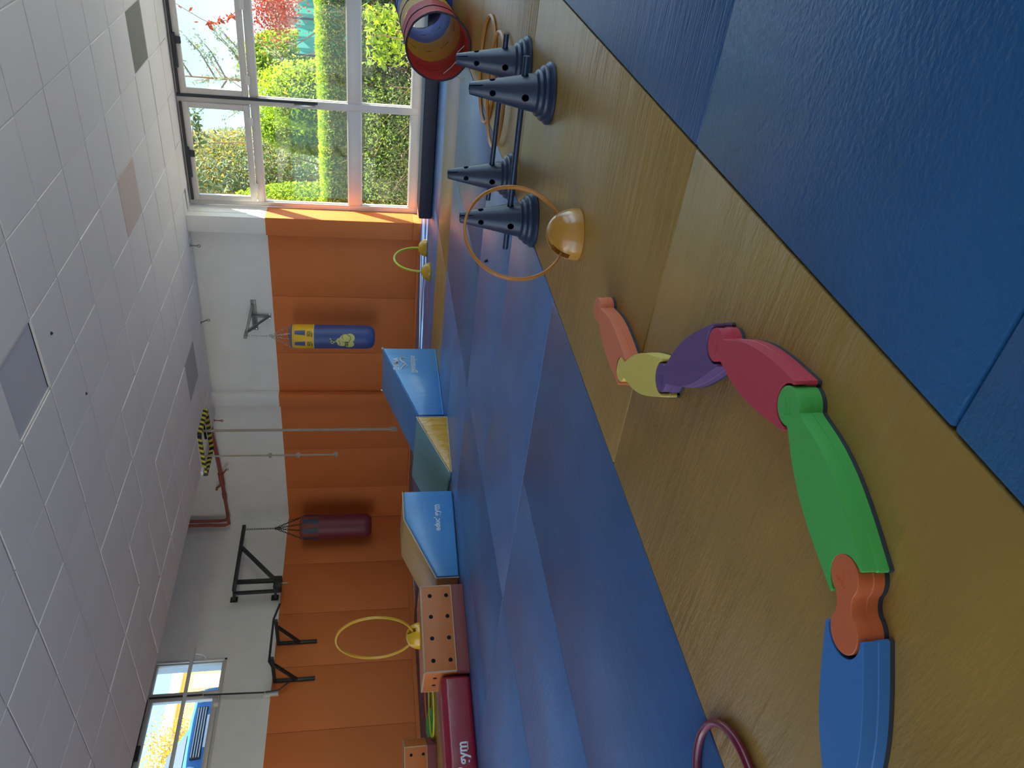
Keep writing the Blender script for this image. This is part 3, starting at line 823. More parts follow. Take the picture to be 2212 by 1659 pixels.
single('flat_hoop', MB().tube(ring_pts((q[0] + .02, q[1] + .02, 0.0105), 0.34, (1, 0, 0), (0, 1, 0), 80), 0.0105, 8, closed=True), 'hoop_coral', 'orange red hoop lying flat behind the orange spotted box', 'hoop', ang=60)
q = onz(938, 1525)[:2]
single('flat_hoop', MB().tube(ring_pts((q[0], q[1], 0.032), 0.32, (1, 0, 0), (0, 1, 0), 80), 0.0105, 8, closed=True), 'hoop_lime', 'lime hoop lying flat behind the maroon beam', 'hoop', ang=60)
# green ribbed stepping stone far left
q = onz(932, 1573)[:2]
t = thing('stepping_stone', 'bright green ribbed stepping stone behind the maroon beam', 'stepping stone', (q[0], q[1], 0))
fr = rotfr(q, math.radians(-40))
def tri_round(R, n=36, k=0.16):
    return [((R * (1 + k * math.cos(3 * a))) * math.cos(a), (R * (1 + k * math.cos(3 * a))) * math.sin(a)) for a in np.linspace(0, 2 * math.pi, n, endpoint=False)]
obj('body', loft(tri_round(0.19), [(0, 0), (0.02, -0.006), (0.045, -0.06), (0.055, -0.10)], fr), 'step_green', t)
mm = MB()
for k in range(4):
    mm.add(*[(lambda L2: (L2.v, L2.f))(loft(tri_round(0.19 - 0.02 - 0.028 * k), [(0.015 + 0.011 * k, 0), (0.026 + 0.011 * k, -0.006)], fr))][0])
obj('ribs', mm, 'step_green', t)

# ---- foam modules
def side_text(t, s, size, o, right, up, out_, m_, bold=0.0, sx=1.0, shear=0.0, par=None):
    return obj('lettering', text_mb(s, size, flat_place(o, right, up, out_), 0.0012, sx, bold, shear), m_, par or t, smooth=False)
# blue ramp with the gymnast mark
t = thing('foam_ramp', 'large blue foam ramp with white gymnast logo, highest of the foam blocks', 'foam block', (6.3, 5.04, 0))
fr = Fr((0, 4.76, 0), (1, 0, 0), (0, 1, 0))
poly = [(5.73, 0.0), (6.85, 0.0), (6.85, 0.564), (5.73, 0.251)]
obj('cover', MB().prism(poly, 0.008, 0.564, fr), 'vinyl_blue_dark', t, bev=0.016, seg=3)
sp = obj('side_panel', MB().prism([(5.738, 0.008), (6.842, 0.008), (6.842, 0.553), (5.738, 0.244)], -0.004, 0.012, fr), 'vinyl_blue', t, bev=0.006, seg=2)
obj('seam', MB().tube([fr.P((5.735, -0.002, 0.252)), fr.P((6.845, -0.002, 0.563))], 0.004, 6), 'vinyl_blue', t)
obj('seam', MB().tube([fr.P((5.735, -0.002, 0.006)), fr.P((6.845, -0.002, 0.006))], 0.005, 6), 'vinyl_blue', t)
for q in ((6.846, 0.0, 0.56), (6.846, 0.56, 0.56)):
    obj('corner_tie', MB().lathe([(0.004, -0.012), (0.013, 0), (0.010, 0.008), (0.003, 0.014)], 8, fr.P(q)), 'piping', t)
R_, O_ = np.array([1.0, 0, 0]), np.array([0, -1.0, 0])
side_text(t, 'DIMA', 0.085, fr.P((6.565, -0.0045, 0.428)), R_, UP, O_, 'ink_cream', bold=0.0008, sx=1.05, par=sp)
side_text(t, 'gymnastique', 0.095, fr.P((6.56, -0.0045, 0.262)), R_, UP, O_, 'ink_cream', sx=0.62, shear=0.3, par=sp)
mm = MB()                                     # the tumbling figure: arms, arched back, legs
g = lambda x, z: fr.P((6.56 + x, -0.0052, 0.345 + z))
mm.tube([g(-.105, .035), g(-.07, .028), g(-.035, .008), g(-.012, -.012)], [.004, .007, .008, .007], 6)
mm.tube([g(-.015, -.015), g(.015, -.005), g(.04, .022), g(.075, .042), g(.105, .034), g(.115, .006), g(.108, -.03)], [.006, .009, .010, .009, .008, .006, .003], 6)
mm.tube([g(-.02, .035), g(.02, .026), g(.05, .0)], [.003, .005, .003], 6)
mm.lathe([(.001, -.01), (.011, -.004), (.011, .004), (.001, .01)], 10, g(-.03, -.03))
obj('gymnast_mark', mm, 'ink_cream', sp)

# teal wedge with amber side
ang = math.atan2(4.584 - 4.721, 5.496 - 4.906)
t = thing('foam_wedge', 'teal foam wedge with an amber triangular side, between two blue blocks', 'foam block', (5.2, 5.1, 0))
fr = rotfr((5.496, 4.584), ang)
wl = math.hypot(5.496 - 4.906, 4.584 - 4.721)
poly = [(-wl, 0.0), (0, 0.0), (0, 0.283), (-wl, 0.022)]
obj('cover', MB().prism(poly, 0.008, 0.98, fr), 'vinyl_teal', t, bev=0.009, seg=2)
obj('side_panel', MB().prism([(-wl + 0.012, 0.004), (-0.006, 0.004), (-0.006, 0.272), (-wl + 0.012, 0.02)], -0.004, 0.012, fr), 'vinyl_amber', t, bev=0.005, seg=2)
for a, b in (((-wl, 0.0, 0.021), (0, 0.0, 0.283)), ((-wl, 0.0, 0.003), (0, 0.0, 0.003)), ((0, 0.0, 0.003), (0, 0.0, 0.283))):
    obj('piping', MB().tube([fr.P(a), fr.P(b)], 0.0045, 6), 'piping', t)

# blue trapezoid with tan top
A, B_ = np.array([4.763, 4.802]), np.array([3.985, 4.992])
ang = math.atan2(A[1] - B_[1], A[0] - B_[0]); wl = np.linalg.norm(A - B_)
t = thing('foam_step', 'blue foam block with sloping tan top and white lettering beside the orange box', 'foam block', (4.45, 5.2, 0))
fr = rotfr(A, ang)
kx = -0.262
poly = [(-wl, 0.0), (0, 0.0), (0, 0.428), (kx, 0.424), (-wl, 0.185)]
obj('cover', MB().prism(poly, 0.012, 0.68, fr), 'vinyl_tan', t, bev=0.014, seg=3)
sp = obj('side_panel', MB().prism([(-wl + .004, 0.006), (-0.004, 0.006), (-0.004, 0.421), (kx - .002, 0.417), (-wl + .004, 0.181)], -0.006, 0.016, fr), 'vinyl_blue', t, bev=0.012, seg=3)
obj('piping', MB().tube([fr.P((0, 0.010, 0.43)), fr.P((kx, 0.010, 0.427)), fr.P((-wl, 0.010, 0.188)), fr.P((-wl, 0.01, 0.004))], 0.005, 6), 'piping', t)
tx = fr.P((-0.295, -0.0065, 0.150)); ou = -fr.b
def educ(t, o, right, out_, size, par, slits=True):
    side_text(t, "educ'", size, o - right * size * 1.18, right, UP, out_, 'ink_white', bold=size * 0.022, sx=0.92, par=par)
    side_text(t, 'gym', size * 1.12, o + right * size * 0.80 + UP * size * 0.02, right, UP, out_, 'ink_white', bold=size * 0.022, sx=0.92, par=par)
    mm = MB()
    for k in range(7):
        p = o + right * (size * (1.05 + k * 0.085)) - UP * size * 0.40
        mm.box((-size * 0.03, -0.0013, -size * 0.035), (size * 0.03, 0.0013, size * 0.035), Fr(p, right, out_))
    obj('small_print', mm, 'ink_white', par, smooth=False)
educ(t, tx + fr.a * 0.05, fr.a, ou, 0.066, sp)

# orange plywood box on a maroon foot, with round finger holes
def spotted_box(name, a, ang, length, depth, htop, hsplit, lb, nx, ny):
    fr = rotfr(a, ang)
    cen = fr.P((-length / 2, depth / 2, 0))
    t = thing(name, lb, 'box', (cen[0], cen[1], 0))
    base = MB().prism([(-length - 0.004, 0.0), (0.004, 0.0), (0.004, hsplit), (-length - 0.004, hsplit)], -0.004, depth + 0.004, fr)
    obj('foot', base, 'maroon_board', t, bev=0.008, seg=2)
    obj('body', MB().box((-length, 0, hsplit), (0, depth, htop), fr), 'plywood_orange', t, bev=0.003)
    e = 0.010; mm = MB()
    z0 = hsplit + 0.001
    for y in (-0.0015, depth + 0.0015 - e):
        mm.box((-length - .0015, y, htop - e), (0.0015, y + e, htop + 0.0015), fr)
        for x in (-length - .0015, 0.0015 - e):
            mm.box((x, y, z0), (x + e, y + e, htop), fr)
    for x in (-length - .0015, 0.0015 - e):
        mm.box((x, 0, htop - e), (x + e, depth, htop + 0.0015), fr)
    mm.box((-length - .0015, -0.0015, z0), (0.0015, 0.004, z0 + 0.007), fr)
    obj('edging', mm, 'ply_edge', t, smooth=False)
    hz = [hsplit + (htop - hsplit) * q for q in ((0.12, 0.64) if ny == 2 else (0.5,))]
    for z in hz:
        for k in range(nx):
            x = -length * (0.125 + 0.25 * k) if nx == 4 else -length * (0.2 + 0.6 * k / max(1, nx - 1))
            obj('hole', MB().lathe([(0.0155, 0.0), (0.0155, 0.0022)], 24, fr=Fr(fr.P((x, 0.0005, z + 0.015)), fr.a, UP, -fr.b)), 'hole', t)
    for k in range(2):
        obj('hole', MB().lathe([(0.0155, 0.0), (0.0155, 0.0022)], 24, fr=Fr(fr.P((-length + 0.0005, depth * (0.3 + 0.36 * k), hsplit + (htop - hsplit) * 0.64)), fr.b, UP, -fr.a)), 'hole', t)
    return t
bA, bB = np.array([3.811, 4.869]), np.array([3.161, 5.013])
bang = math.atan2(bA[1] - bB[1], bA[0] - bB[0]); blen = float(np.linalg.norm(bA - bB))
spotted_box('plywood_box', bA, bang, blen, 0.40, 0.333, 0.093, 'orange plywood box with black finger holes on a maroon foot, carrying the yellow hoop', 4, 2)
q = onz(944, 1612)[:2]
spotted_box('plywood_box', q + np.array([0.02, 0.0]), math.radians(-40), 0.66, 0.36, 0.343, 0.10, 'orange plywood box with black finger holes standing alone at the far left', 4, 2)

# maroon beam with rounded top
cA, cB = np.array([3.150, 5.045]), np.array([2.10, 5.262])
ang = math.atan2(cA[1] - cB[1], cA[0] - cB[0]); wl = float(np.linalg.norm(cA - cB))
t = thing('foam_beam', 'maroon vinyl beam with rounded edges and white lettering against the orange box', 'foam block', (2.62, 5.3, 0))
fr = rotfr(cA, ang)
poly = [(0.0, 0.0), (0.0, 0.165)] + [(0.055 - 0.055 * math.cos(a), 0.165 + 0.05 * math.sin(a)) for a in np.linspace(0.2, math.pi / 2, 6)]
poly += [(0.245 + 0.055 * math.sin(a), 0.165 + 0.05 * math.cos(a)) for a in np.linspace(0, math.pi / 2, 6)] + [(0.30, 0.0)]
fy = Fr(fr.o, fr.b, -fr.a)
bd = obj('cover', MB().prism(poly, 0.0, wl, fy), 'vinyl_maroon', t, bev=0.03, seg=4)
educ(t, fr.P((-0.60, -0.0008, 0.095)), fr.a, -fr.b, 0.088, bd)

# navy foam bar along the window
t = single('foam_bar', MB().box((8.165, -1.4, 0.002), (8.60, 3.885, 0.145)), 'navy_vinyl', 'long low navy foam bar lying below the big window', 'foam block', bev=0.012, seg=3)

# ---- rainbow play tunnel
TR = 0.225
T0 = onz(947, 102, TR + 0.012)[:2]; T1 = onz(905, 4, TR + 0.012)[:2]; T1 = T0 + (T1 - T0) * 0.97; tdir = (T1 - T0) / np.linalg.norm(T1 - T0)
t = thing('play_tunnel', 'red, yellow and blue fabric play tunnel with black rims below the window', 'tunnel', (T0[0], T0[1], 0))
cols = ['nylon_red', 'nylon_yellow', 'nylon_blue', 'nylon_red', 'nylon_yellow', 'nylon_blue']
fr = rotfr(T0, math.atan2(tdir[1], tdir[0]))
def tun_ring(x, r, n=64, ph=0.0):
    out_ = []
    for k in range(n):
        a = 2 * math.pi * k / n
        rr = r * (1 + 0.006 * math.sin(9 * a + ph) + 0.004 * math.sin(23 * a + ph * 2))
        out_.append(fr.P((x, rr * math.cos(a), TR + 0.012 + rr * math.sin(a))))
    return out_
bl = float(np.linalg.norm(T1 - T0)); bw = [bl * q for q in (0.0, 0.30, 0.66, 1.0)]
for k in range(3):
    rows = 15; vs_ = []; fs = []; n = 64
    for i in range(rows + 1):
        f = i / rows; x = bw[k] + (bw[k + 1] - bw[k]) * f
        sag = 0.012 * abs(math.sin(math.pi * f * 2)) + 0.003 * math.sin(f * 40)
        vs_ += tun_ring(x, TR - sag, n, i * 0.9 + k)
    for i in range(rows):
        for q in range(n):
            m_ = (q + 1) % n; fs.append((i * n + q, i * n + m_, (i + 1) * n + m_, (i + 1) * n + q))
    obj('fabric_band', MB().add(vs_, fs), cols[k], t, ang=80)
for x in [bw[0]] + [bw[k] + (bw[k + 1] - bw[k]) * 0.5 for k in range(3)] + [bw[3]]:
    end = x in (bw[0], bw[3])
    obj('wire_hoop', MB().tube(tun_ring(x, TR + (0.001 if end else 0.0), 64), 0.0075 if end else 0.004, 8, closed=True), 'nylon_edge', t)
for a0, ln in ((-0.55, .14), (-0.95, .12)):
    p0 = fr.P((-0.006, TR * math.cos(a0), TR + TR * math.sin(a0)))
    obj('tie_cord', MB().tube([p0, p0 + np.array([-.02, -.01, -.02]), p0 + np.array([-.05, .0, -.045]), p0 + np.array([-.07, -.02, -.06])], 0.003, 5), 'rope', t)
obj('tie_cord', MB().tube([fr.P((0.03, -0.02 + .05 * k, 0.05 + 0.02 * math.sin(k * 2) + .03 * k)) for k in range(5)], 0.003, 5), 'rope', t)

# ---- small dark hair clip on the blue mat
q = onz(1053, 563)
mm = MB().tube([q + np.array([0, 0, .004]), q + np.array([.012, .012, .010]), q + np.array([.03, .02, .004])], [.006, .009, .003], 8)
mm.tube([q + np.array([.004, -.004, .004]), q + np.array([-.02, -.012, .003])], [.004, .002], 6)
single('hair_clip', mm, 'hole', 'tiny black clip lying on the blue mat inside the amber hoop', 'hair clip')

# ---- wall bracket and blue-yellow punch bag on the window wall
def chain_mb(pts, r=0.0035, ln=0.034):
    mb = MB(); P = [np.array(p, float) for p in pts]
    for a, b in zip(P, P[1:]):
        d = b - a; L_ = np.linalg.norm(d); d /= L_; n = max(2, int(L_ / (ln * 0.78)))
        x = np.cross(d, UP); x = x / np.linalg.norm(x) if np.linalg.norm(x) > 1e-3 else np.array([1.0, 0, 0]); y = np.cross(d, x)
        for i in range(n):
            c = a + d * L_ * (i + .5) / n; s = x if i % 2 else y; hl = L_ / n * 0.62
            lp = [c + d * hl * math.cos(t_) + s * ln * 0.30 * math.sin(t_) for t_ in np.linspace(0, 2 * math.pi, 9)[:-1]]
            mb.tube(lp, r, 4, closed=True)
    return mb
BN = 0.52
bs = 6.297
bagc = FB.P((bs, BN, 0))
t = thing('wall_bracket', 'grey steel triangular bracket on the white wall holding the blue yellow bag', 'bracket', FB.P((6.27, 0.02, 2.08)))
def fb(s, n, z): return FB.P((s, n, z))
obj('wall_plate', MB().box((6.02, 0.001, 2.262), (6.51, 0.014, 2.335), FB), 'steel_grey', t, bev=0.003)
obj('wall_plate', MB().box((6.245, 0.014, 2.07), (6.295, 0.026, 2.36), FB), 'steel_grey', t, bev=0.003)
AZ = 2.36
obj('arm', MB().bar(fb(6.09, 0.02, 2.31), fb(bs, BN - 0.10, AZ), 0.032, 0.032).bar(fb(6.45, 0.02, 2.29), fb(bs, BN - 0.10, AZ), 0.032, 0.032), 'steel_grey', t, bev=0.003)
obj('strut', MB().bar(fb(6.27, 0.03, 2.10), fb(bs, BN - 0.14, AZ - 0.02), 0.026, 0.026).bar(fb(6.27, 0.03, 2.10), fb(6.27, 0.03, 2.33), 0.03, 0.03), 'steel_grey', t, bev=0.003)
obj('arm_tip', MB().bar(fb(bs, BN - 0.13, AZ), fb(bs, BN + 0.05, AZ), 0.042, 0.042), 'steel_grey', t, bev=0.004)
for s_, z_ in ((6.05, 2.31), (6.48, 2.28), (6.24, 2.085), (6.30, 2.085)):
    obj('bolt', MB().lathe([(0.013, 0), (0.013, 0.008), (0.008, 0.014)], 8, fr=Fr(fb(s_, 0.014, z_), TB, UP, NB)), 'chrome', t)
ZB0, ZB1, BR = 0.605, 1.775, 0.168
def bag(name, label, c, z0, z1, r, mband, mbody, zsplit, swiv, group=None):
    t = thing(name, label, 'punch bag', (c[0], c[1], z0))
    pr = [(0.02, z0), (r * .55, z0 + 0.004), (r * .82, z0 + .03), (r * .96, z0 + .075), (r, z0 + .13), (r, zsplit)]
    obj('bag_body', MB().lathe(pr, 48, (c[0], c[1], 0)), mbody, t, ang=60)
    obj('top_band', MB().lathe([(r * 1.004, zsplit - 0.002), (r * 1.006, (zsplit + z1) / 2), (r * 0.985, z1 - 0.05), (r * 0.90, z1 - 0.02), (r * 0.6, z1), (0.02, z1 + 0.004)], 48, (c[0], c[1], 0)), mband, t, ang=60)
    return t
ZS = 1.44
b1 = bag('punch_bag', 'blue punch bag with yellow top band and boxing glove print, left of the window', bagc, ZB0, ZB1, BR, 'bag_yellow', 'bag_blue', ZS, None)
obj('top_cap', MB().lathe([(BR * 0.99, ZB1 - 0.06), (BR * 0.94, ZB1 - 0.025), (BR * 0.62, ZB1 + 0.004), (0.02, ZB1 + 0.008)], 48, (bagc[0], bagc[1], 0)), 'bag_blue', b1, ang=60)
obj('seam', MB().tube(ring_pts((bagc[0], bagc[1], ZS), BR * 1.004, (1, 0, 0), (0, 1, 0), 64), 0.003, 6, closed=True), 'ink_cream', b1)
tocam = -bagc[:2] / np.linalg.norm(bagc[:2]); A0 = math.atan2(tocam[1], tocam[0])
def wrap(c, r, a0, zc):
    return lambda x, y, z: np.array([c[0] + (r + z) * math.cos(a0 + x / r), c[1] + (r + z) * math.sin(a0 + x / r), zc + y])
def on_bag(dx, zz, ex=0.0022): return wrap(bagc, BR + ex, A0, 0)(dx, zz, 0)
def patch(poly, r_, a0, c=bagc, th=0.0015):
    """small flat print on the drum, built as a triangle fan on the curve"""
    if len(poly) < 12:
        poly = [(a[0] + (b[0] - a[0]) * q / 6, a[1] + (b[1] - a[1]) * q / 6) for a, b in zip(poly, poly[1:] + poly[:1]) for q in range(6)]
    cx = sum(p[0] for p in poly) / len(poly); cz = sum(p[1] for p in poly) / len(poly); mb = MB(); n = len(poly)
    f = wrap(c, r_, a0, 0)
    rings = [0.0, 0.35, 0.7, 1.0]
    vs_ = [f(cx, cz, th)]
    for rr in rings[1:]: vs_ += [f(cx + (p[0] - cx) * rr, cz + (p[1] - cz) * rr, th) for p in poly]
    fs = [(0, 1 + i, 1 + (i + 1) % n) for i in range(n)]
    for q in range(len(rings) - 2):
        for i in range(n):
            j = (i + 1) % n; fs.append((1 + q * n + i, 1 + (q + 1) * n + i, 1 + (q + 1) * n + j, 1 + q * n + j))
    return mb.add(vs_, fs)
# x to the right in the picture = positive angle seen from the camera
for dx in (0.047, -0.115):
    obj('strap_patch', patch([(dx - .032, 1.555), (dx + .042, 1.555), (dx + .032, 1.695), (dx - .022, 1.695)], BR * 1.006, A0), 'bag_blue', b1)
    for z_ in (1.60, 1.65):
        obj('rivet', MB().lathe([(0.006, 0), (0.004, 0.004)], 8, fr=Fr(wrap(bagc, BR * 1.012, A0, 0)(dx + 0.006, z_, 0), (0, 0, 1), (1, 0, 0), (math.cos(A0), math.sin(A0), 0))), 'chrome', b1)
for dx in (0.035, -0.115):
    obj('lettering', text_mb('SDI', 0.062, wrap(bagc, BR * 1.008, A0 + dx / BR, 1.505), 0.0012, 0.85, 0.001, 0.1), 'ink_black', b1, smooth=False)
    obj('swoosh', MB().tube([on_bag(dx - .042, 1.468, .003), on_bag(dx - .01, 1.464, .003), on_bag(dx + .04, 1.482, .003)], [.004, .006, .002], 5), 'ink_black', b1)
# pair of gloves hanging from laces: generic boxing gloves
gx, gz = -0.072, 0.96
def blob(cx, cz, rx, rz, rot=0.0, n=28):
    return [(cx + rx * math.cos(a) * math.cos(rot) - rz * math.sin(a) * math.sin(rot), cz + rx * math.cos(a) * math.sin(rot) + rz * math.sin(a) * math.cos(rot)) for a in np.linspace(0, 2 * math.pi, n, endpoint=False)]
gl = [blob(gx + .055, 0.945, .062, .062), blob(gx + .05, 1.02, .055, .075, .4), blob(gx - .045, 0.955, .055, .065, .3), blob(gx - .02, 1.04, .05, .08, .3), blob(gx + .01, 1.09, .045, .045)]
for p in gl: obj('glove_print', patch(p, BR * 1.001, A0, th=0.001), 'glove_yellow', b1)
mm = MB()
for pth in ([(.10, .99), (.085, .95), (.045, .935), (.015, .955)], [(.09, 1.045), (.06, 1.06), (.035, 1.04)], [(.0, 1.06), (-.02, 1.0), (.0, .95)], [(-.06, 1.09), (-.02, 1.085), (.02, 1.10)],
            [(.0, 1.14), (-.02, 1.18), (.01, 1.21), (.03, 1.18), (.0, 1.15)]):
    mm.tube([on_bag(gx + a, b, .0032) for a, b in pth], 0.0028, 5)
obj('glove_lines', mm, 'ink_black', b1)
obj('lettering', text_mb('SDI', 0.062, wrap(bagc, BR * 1.016, A0 + (gx - .035) / BR, 0.995), 0.0012, 0.85, 0.001, 0.1), 'ink_black', b1, smooth=False)
mm = MB()
for pth in ([(.015, 1.13), (-.005, 1.16), (.012, 1.19), (-.012, 1.215), (-.03, 1.19), (-.01, 1.165)], [(.0, 1.2), (.04, 1.21), (.05, 1.225)]):
    mm.tube([on_bag(gx + a, b, .0035) for a, b in pth], 0.006, 5)
obj('glove_laces', mm, 'glove_yellow', b1)
hook = (bagc[0], bagc[1], 2.05)
mm = chain_mb([(bagc[0], bagc[1], AZ - 0.02), hook])
for a in np.linspace(0, 2 * math.pi, 5)[:-1] + A0 + 0.25:
    mm.v += chain_mb([hook, (bagc[0] + BR * 0.9 * math.cos(a), bagc[1] + BR * 0.9 * math.sin(a), ZB1 - 0.03)]).v if False else []
obj('chain', mm, 'chrome', b1)
for a in np.linspace(0, 2 * math.pi, 5)[:-1] + A0 + 0.25:
    obj('chain', chain_mb([hook, (bagc[0] + BR * 0.93 * math.cos(a), bagc[1] + BR * 0.93 * math.sin(a), ZB1 - 0.035)], 0.003, 0.03), 'chrome', b1)

# ---- black triangular swing bracket and maroon bag in the corner
BN2 = 0.36
def flp(x, n, z): return FL.P((x, n, z))
t = thing('wall_bracket', 'big black triangular swing bracket on the left wall holding the maroon bag', 'bracket', flp(7.95, 0.02, 2.05))
obj('post', MB().bar(flp(7.92, BN2 - 0.10, 2.04), flp(7.91, BN2 - 0.10, 2.70), 0.045, 0.045), 'black_steel', t, bev=0.004)
obj('post', MB().bar(flp(8.04, BN2, 2.06), flp(8.04, BN2, 2.66), 0.055, 0.055), 'black_steel', t, bev=0.004)
obj('arm', MB().bar(flp(7.88, BN2, 2.69), flp(9.19, BN2, 2.69), 0.055, 0.055), 'black_steel', t, bev=0.004)
obj('brace', MB().bar(flp(8.02, BN2, 2.08), flp(8.72, BN2, 2.67), 0.055, 0.055), 'black_steel', t, bev=0.004)
obj('foot_plate', MB().box((7.88, BN2 - 0.10, 2.00), (8.09, BN2 + 0.05, 2.12), FL), 'black_steel', t, bev=0.006)
for z_ in (2.09, 2.70):
    obj('wall_arm', MB().bar(flp(7.98, 0.0, z_ + 0.03), flp(7.91, BN2 - 0.08, z_), 0.04, 0.04), 'black_steel', t, bev=0.004)
    obj('wall_plate', MB().box((7.94, 0.001, z_ - 0.02), (8.04, 0.014, z_ + 0.09), FL), 'black_steel', t, bev=0.003)
obj('locking_pin', MB().tube([flp(7.985, BN2, 2.02), flp(7.985, BN2, 1.99), flp(7.985, BN2, 1.91)], [.02, .012, .012], 8), 'steel_grey', t)
b2c = flp(9.11, BN2, 0)
b2 = bag('punch_bag', 'maroon punch bag with striped red and blue top in the dark corner', b2c, 0.63, 1.80, 0.205, 'bag_strip_red', 'bag_maroon', 1.49, None)
A2 = math.atan2(-b2c[1], -b2c[0])
for k in range(8):
    dx = (k - 3.5) * 0.161 + 0.02
    obj('blue_strip', patch([(dx - .05, 1.492), (dx + .05, 1.492), (dx + .034, 1.745), (dx - .034, 1.745)], 0.2065, A2, c=b2c), 'bag_strip_blue', b2)
hook = (b2c[0], b2c[1], 2.20)
obj('chain', chain_mb([(b2c[0], b2c[1], 2.66), hook], 0.0045, 0.045), 'black_steel', b2)
for a in np.linspace(0, 2 * math.pi, 5)[:-1] + A2 + 0.3:
    obj('chain', chain_mb([hook, (b2c[0] + 0.185 * math.cos(a), b2c[1] + 0.185 * math.sin(a), 1.765)], 0.0045, 0.045), 'black_steel', b2)

# ---- pull-up bar on two brackets
t = thing('pull_up_bar', 'black pull-up bar with angled grips on two wall brackets, left of the swing bracket', 'pull-up bar', flp(6.83, 0.03, 1.44))
PN = 0.58
for x in (7.132, 6.52):
    obj('wall_post', MB().box((x - 0.025, 0.023, 1.445), (x + 0.025, 0.06, 2.02), FL), 'black_steel', t, bev=0.004)
    obj('arm', MB().bar(flp(x, 0.05, 2.0), flp(x, PN + 0.02, 2.0), 0.045, 0.045), 'black_steel', t, bev=0.004)
    obj('brace', MB().bar(flp(x, 0.05, 1.70), flp(x, PN - 0.14, 1.985), 0.04, 0.04), 'black_steel', t, bev=0.004)
    obj('clamp_bolt', MB().lathe([(0.014, 0), (0.014, 0.02)], 8, flp(x, PN, 1.955)), 'steel_grey', t)
obj('grip_bar', MB().tube([flp(7.36, PN + .10, 1.955), flp(7.17, PN, 2.035), flp(6.48, PN, 2.035), flp(6.30, PN + .10, 1.955)], 0.016, 12), 'black_steel', t)

# ---- pale rail in front of the high window, and the window crank
t = thing('wall_rail', 'pale grey horizontal rail running across the high window', 'rail', flp(6.2, 0.1, 3.14))
obj('rail_tube', MB().bar(flp(7.09, 0.13, 3.155), flp(4.5, 0.13, 3.155), 0.045, 0.045), 'alu_light', t, bev=0.004)
obj('rail_hook', MB().tube([flp(7.0, 0.11, 3.13), flp(7.0, 0.07, 3.03), flp(6.99, 0.03, 3.0), flp(6.99, 0.002, 3.0)], 0.010, 8), 'alu_light', t)
obj('rail_plate', MB().box((6.96, 0.001, 2.97), (7.02, 0.012, 3.04), FL), 'alu_light', t, bev=0.003)
obj('wall_stay', MB().bar(flp(4.55, 0.001, 3.155), flp(4.55, 0.13, 3.155), 0.03, 0.03), 'alu_light', t)
t = thing('window_crank', 'black crank rod hanging from the high window with a folded handle', 'crank', flp(6.3, 0.06, 1.9))
obj('rod', MB().tube([flp(6.372, 0.055, 2.93), flp(6.33, 0.08, 2.12)], 0.012, 10), 'black_steel', t)
obj('holder', MB().box((6.295, 0.001, 1.93), (6.36, 0.07, 2.14), FL), 'alu_light', t, bev=0.006)
obj('handle', MB().tube([flp(6.33, 0.085, 2.11), flp(6.335, 0.10, 1.93), flp(6.44, 0.12, 1.80)], 0.010, 8), 'black_steel', t)

# ---- climbing ropes through the striped ceiling opening
x0, x1, y0, y1 = 8.535, 9.115, 7.43, 8.17
t = thing('ceiling_opening_guard', 'yellow and black striped guard around the rope opening in the ceiling', 'guard', ((x0 + x1) / 2, (y0 + y1) / 2, ZC - 0.05))
cor = [(x0, y0), (x1, y0), (x1, y1), (x0, y1)]
for k in range(4):
    a, b = np.array(cor[k]), np.array(cor[(k + 1) % 4]); L_ = np.linalg.norm(b - a); d = (b - a) / L_; n = int(round(L_ / 0.048))
    for i in range(n):
        p, q = a + d * L_ * i / n, a + d * L_ * (i + 1) / n
        fr_ = Fr((p[0], p[1], ZC - 0.055), (*d, 0), (-d[1], d[0], 0))
        st = L_ / n
        # slanted stripe segment
        sh = 0.03
        mb = MB().prism([(0, 0), (st, 0), (st + sh, 0.06), (sh, 0.06)] if 0 < i < n - 1 else ([(0, 0), (st, 0), (st + sh, 0.06), (0, 0.06)] if i == 0 else [(0, 0), (st, 0), (st, 0.06), (sh, 0.06)]), -0.02, 0.02, fr_)
        obj('stripe', mb, 'tape_yellow' if i % 2 else 'tape_black', t, bev=0.004, seg=1)
obj('angle_strip', MB().box((8.40, 7.975, ZC - 0.035), (8.53, 8.03, ZC + 0.01)).box((8.50, 7.40, ZC - 0.006), (8.532, 8.02, ZC + 0.02)), 'alu_light', t)
obj('lip', MB().box((8.535, 7.995, ZC + 0.002), (9.115, 8.17, ZC + 0.012)), 'tile', t, smooth=False)
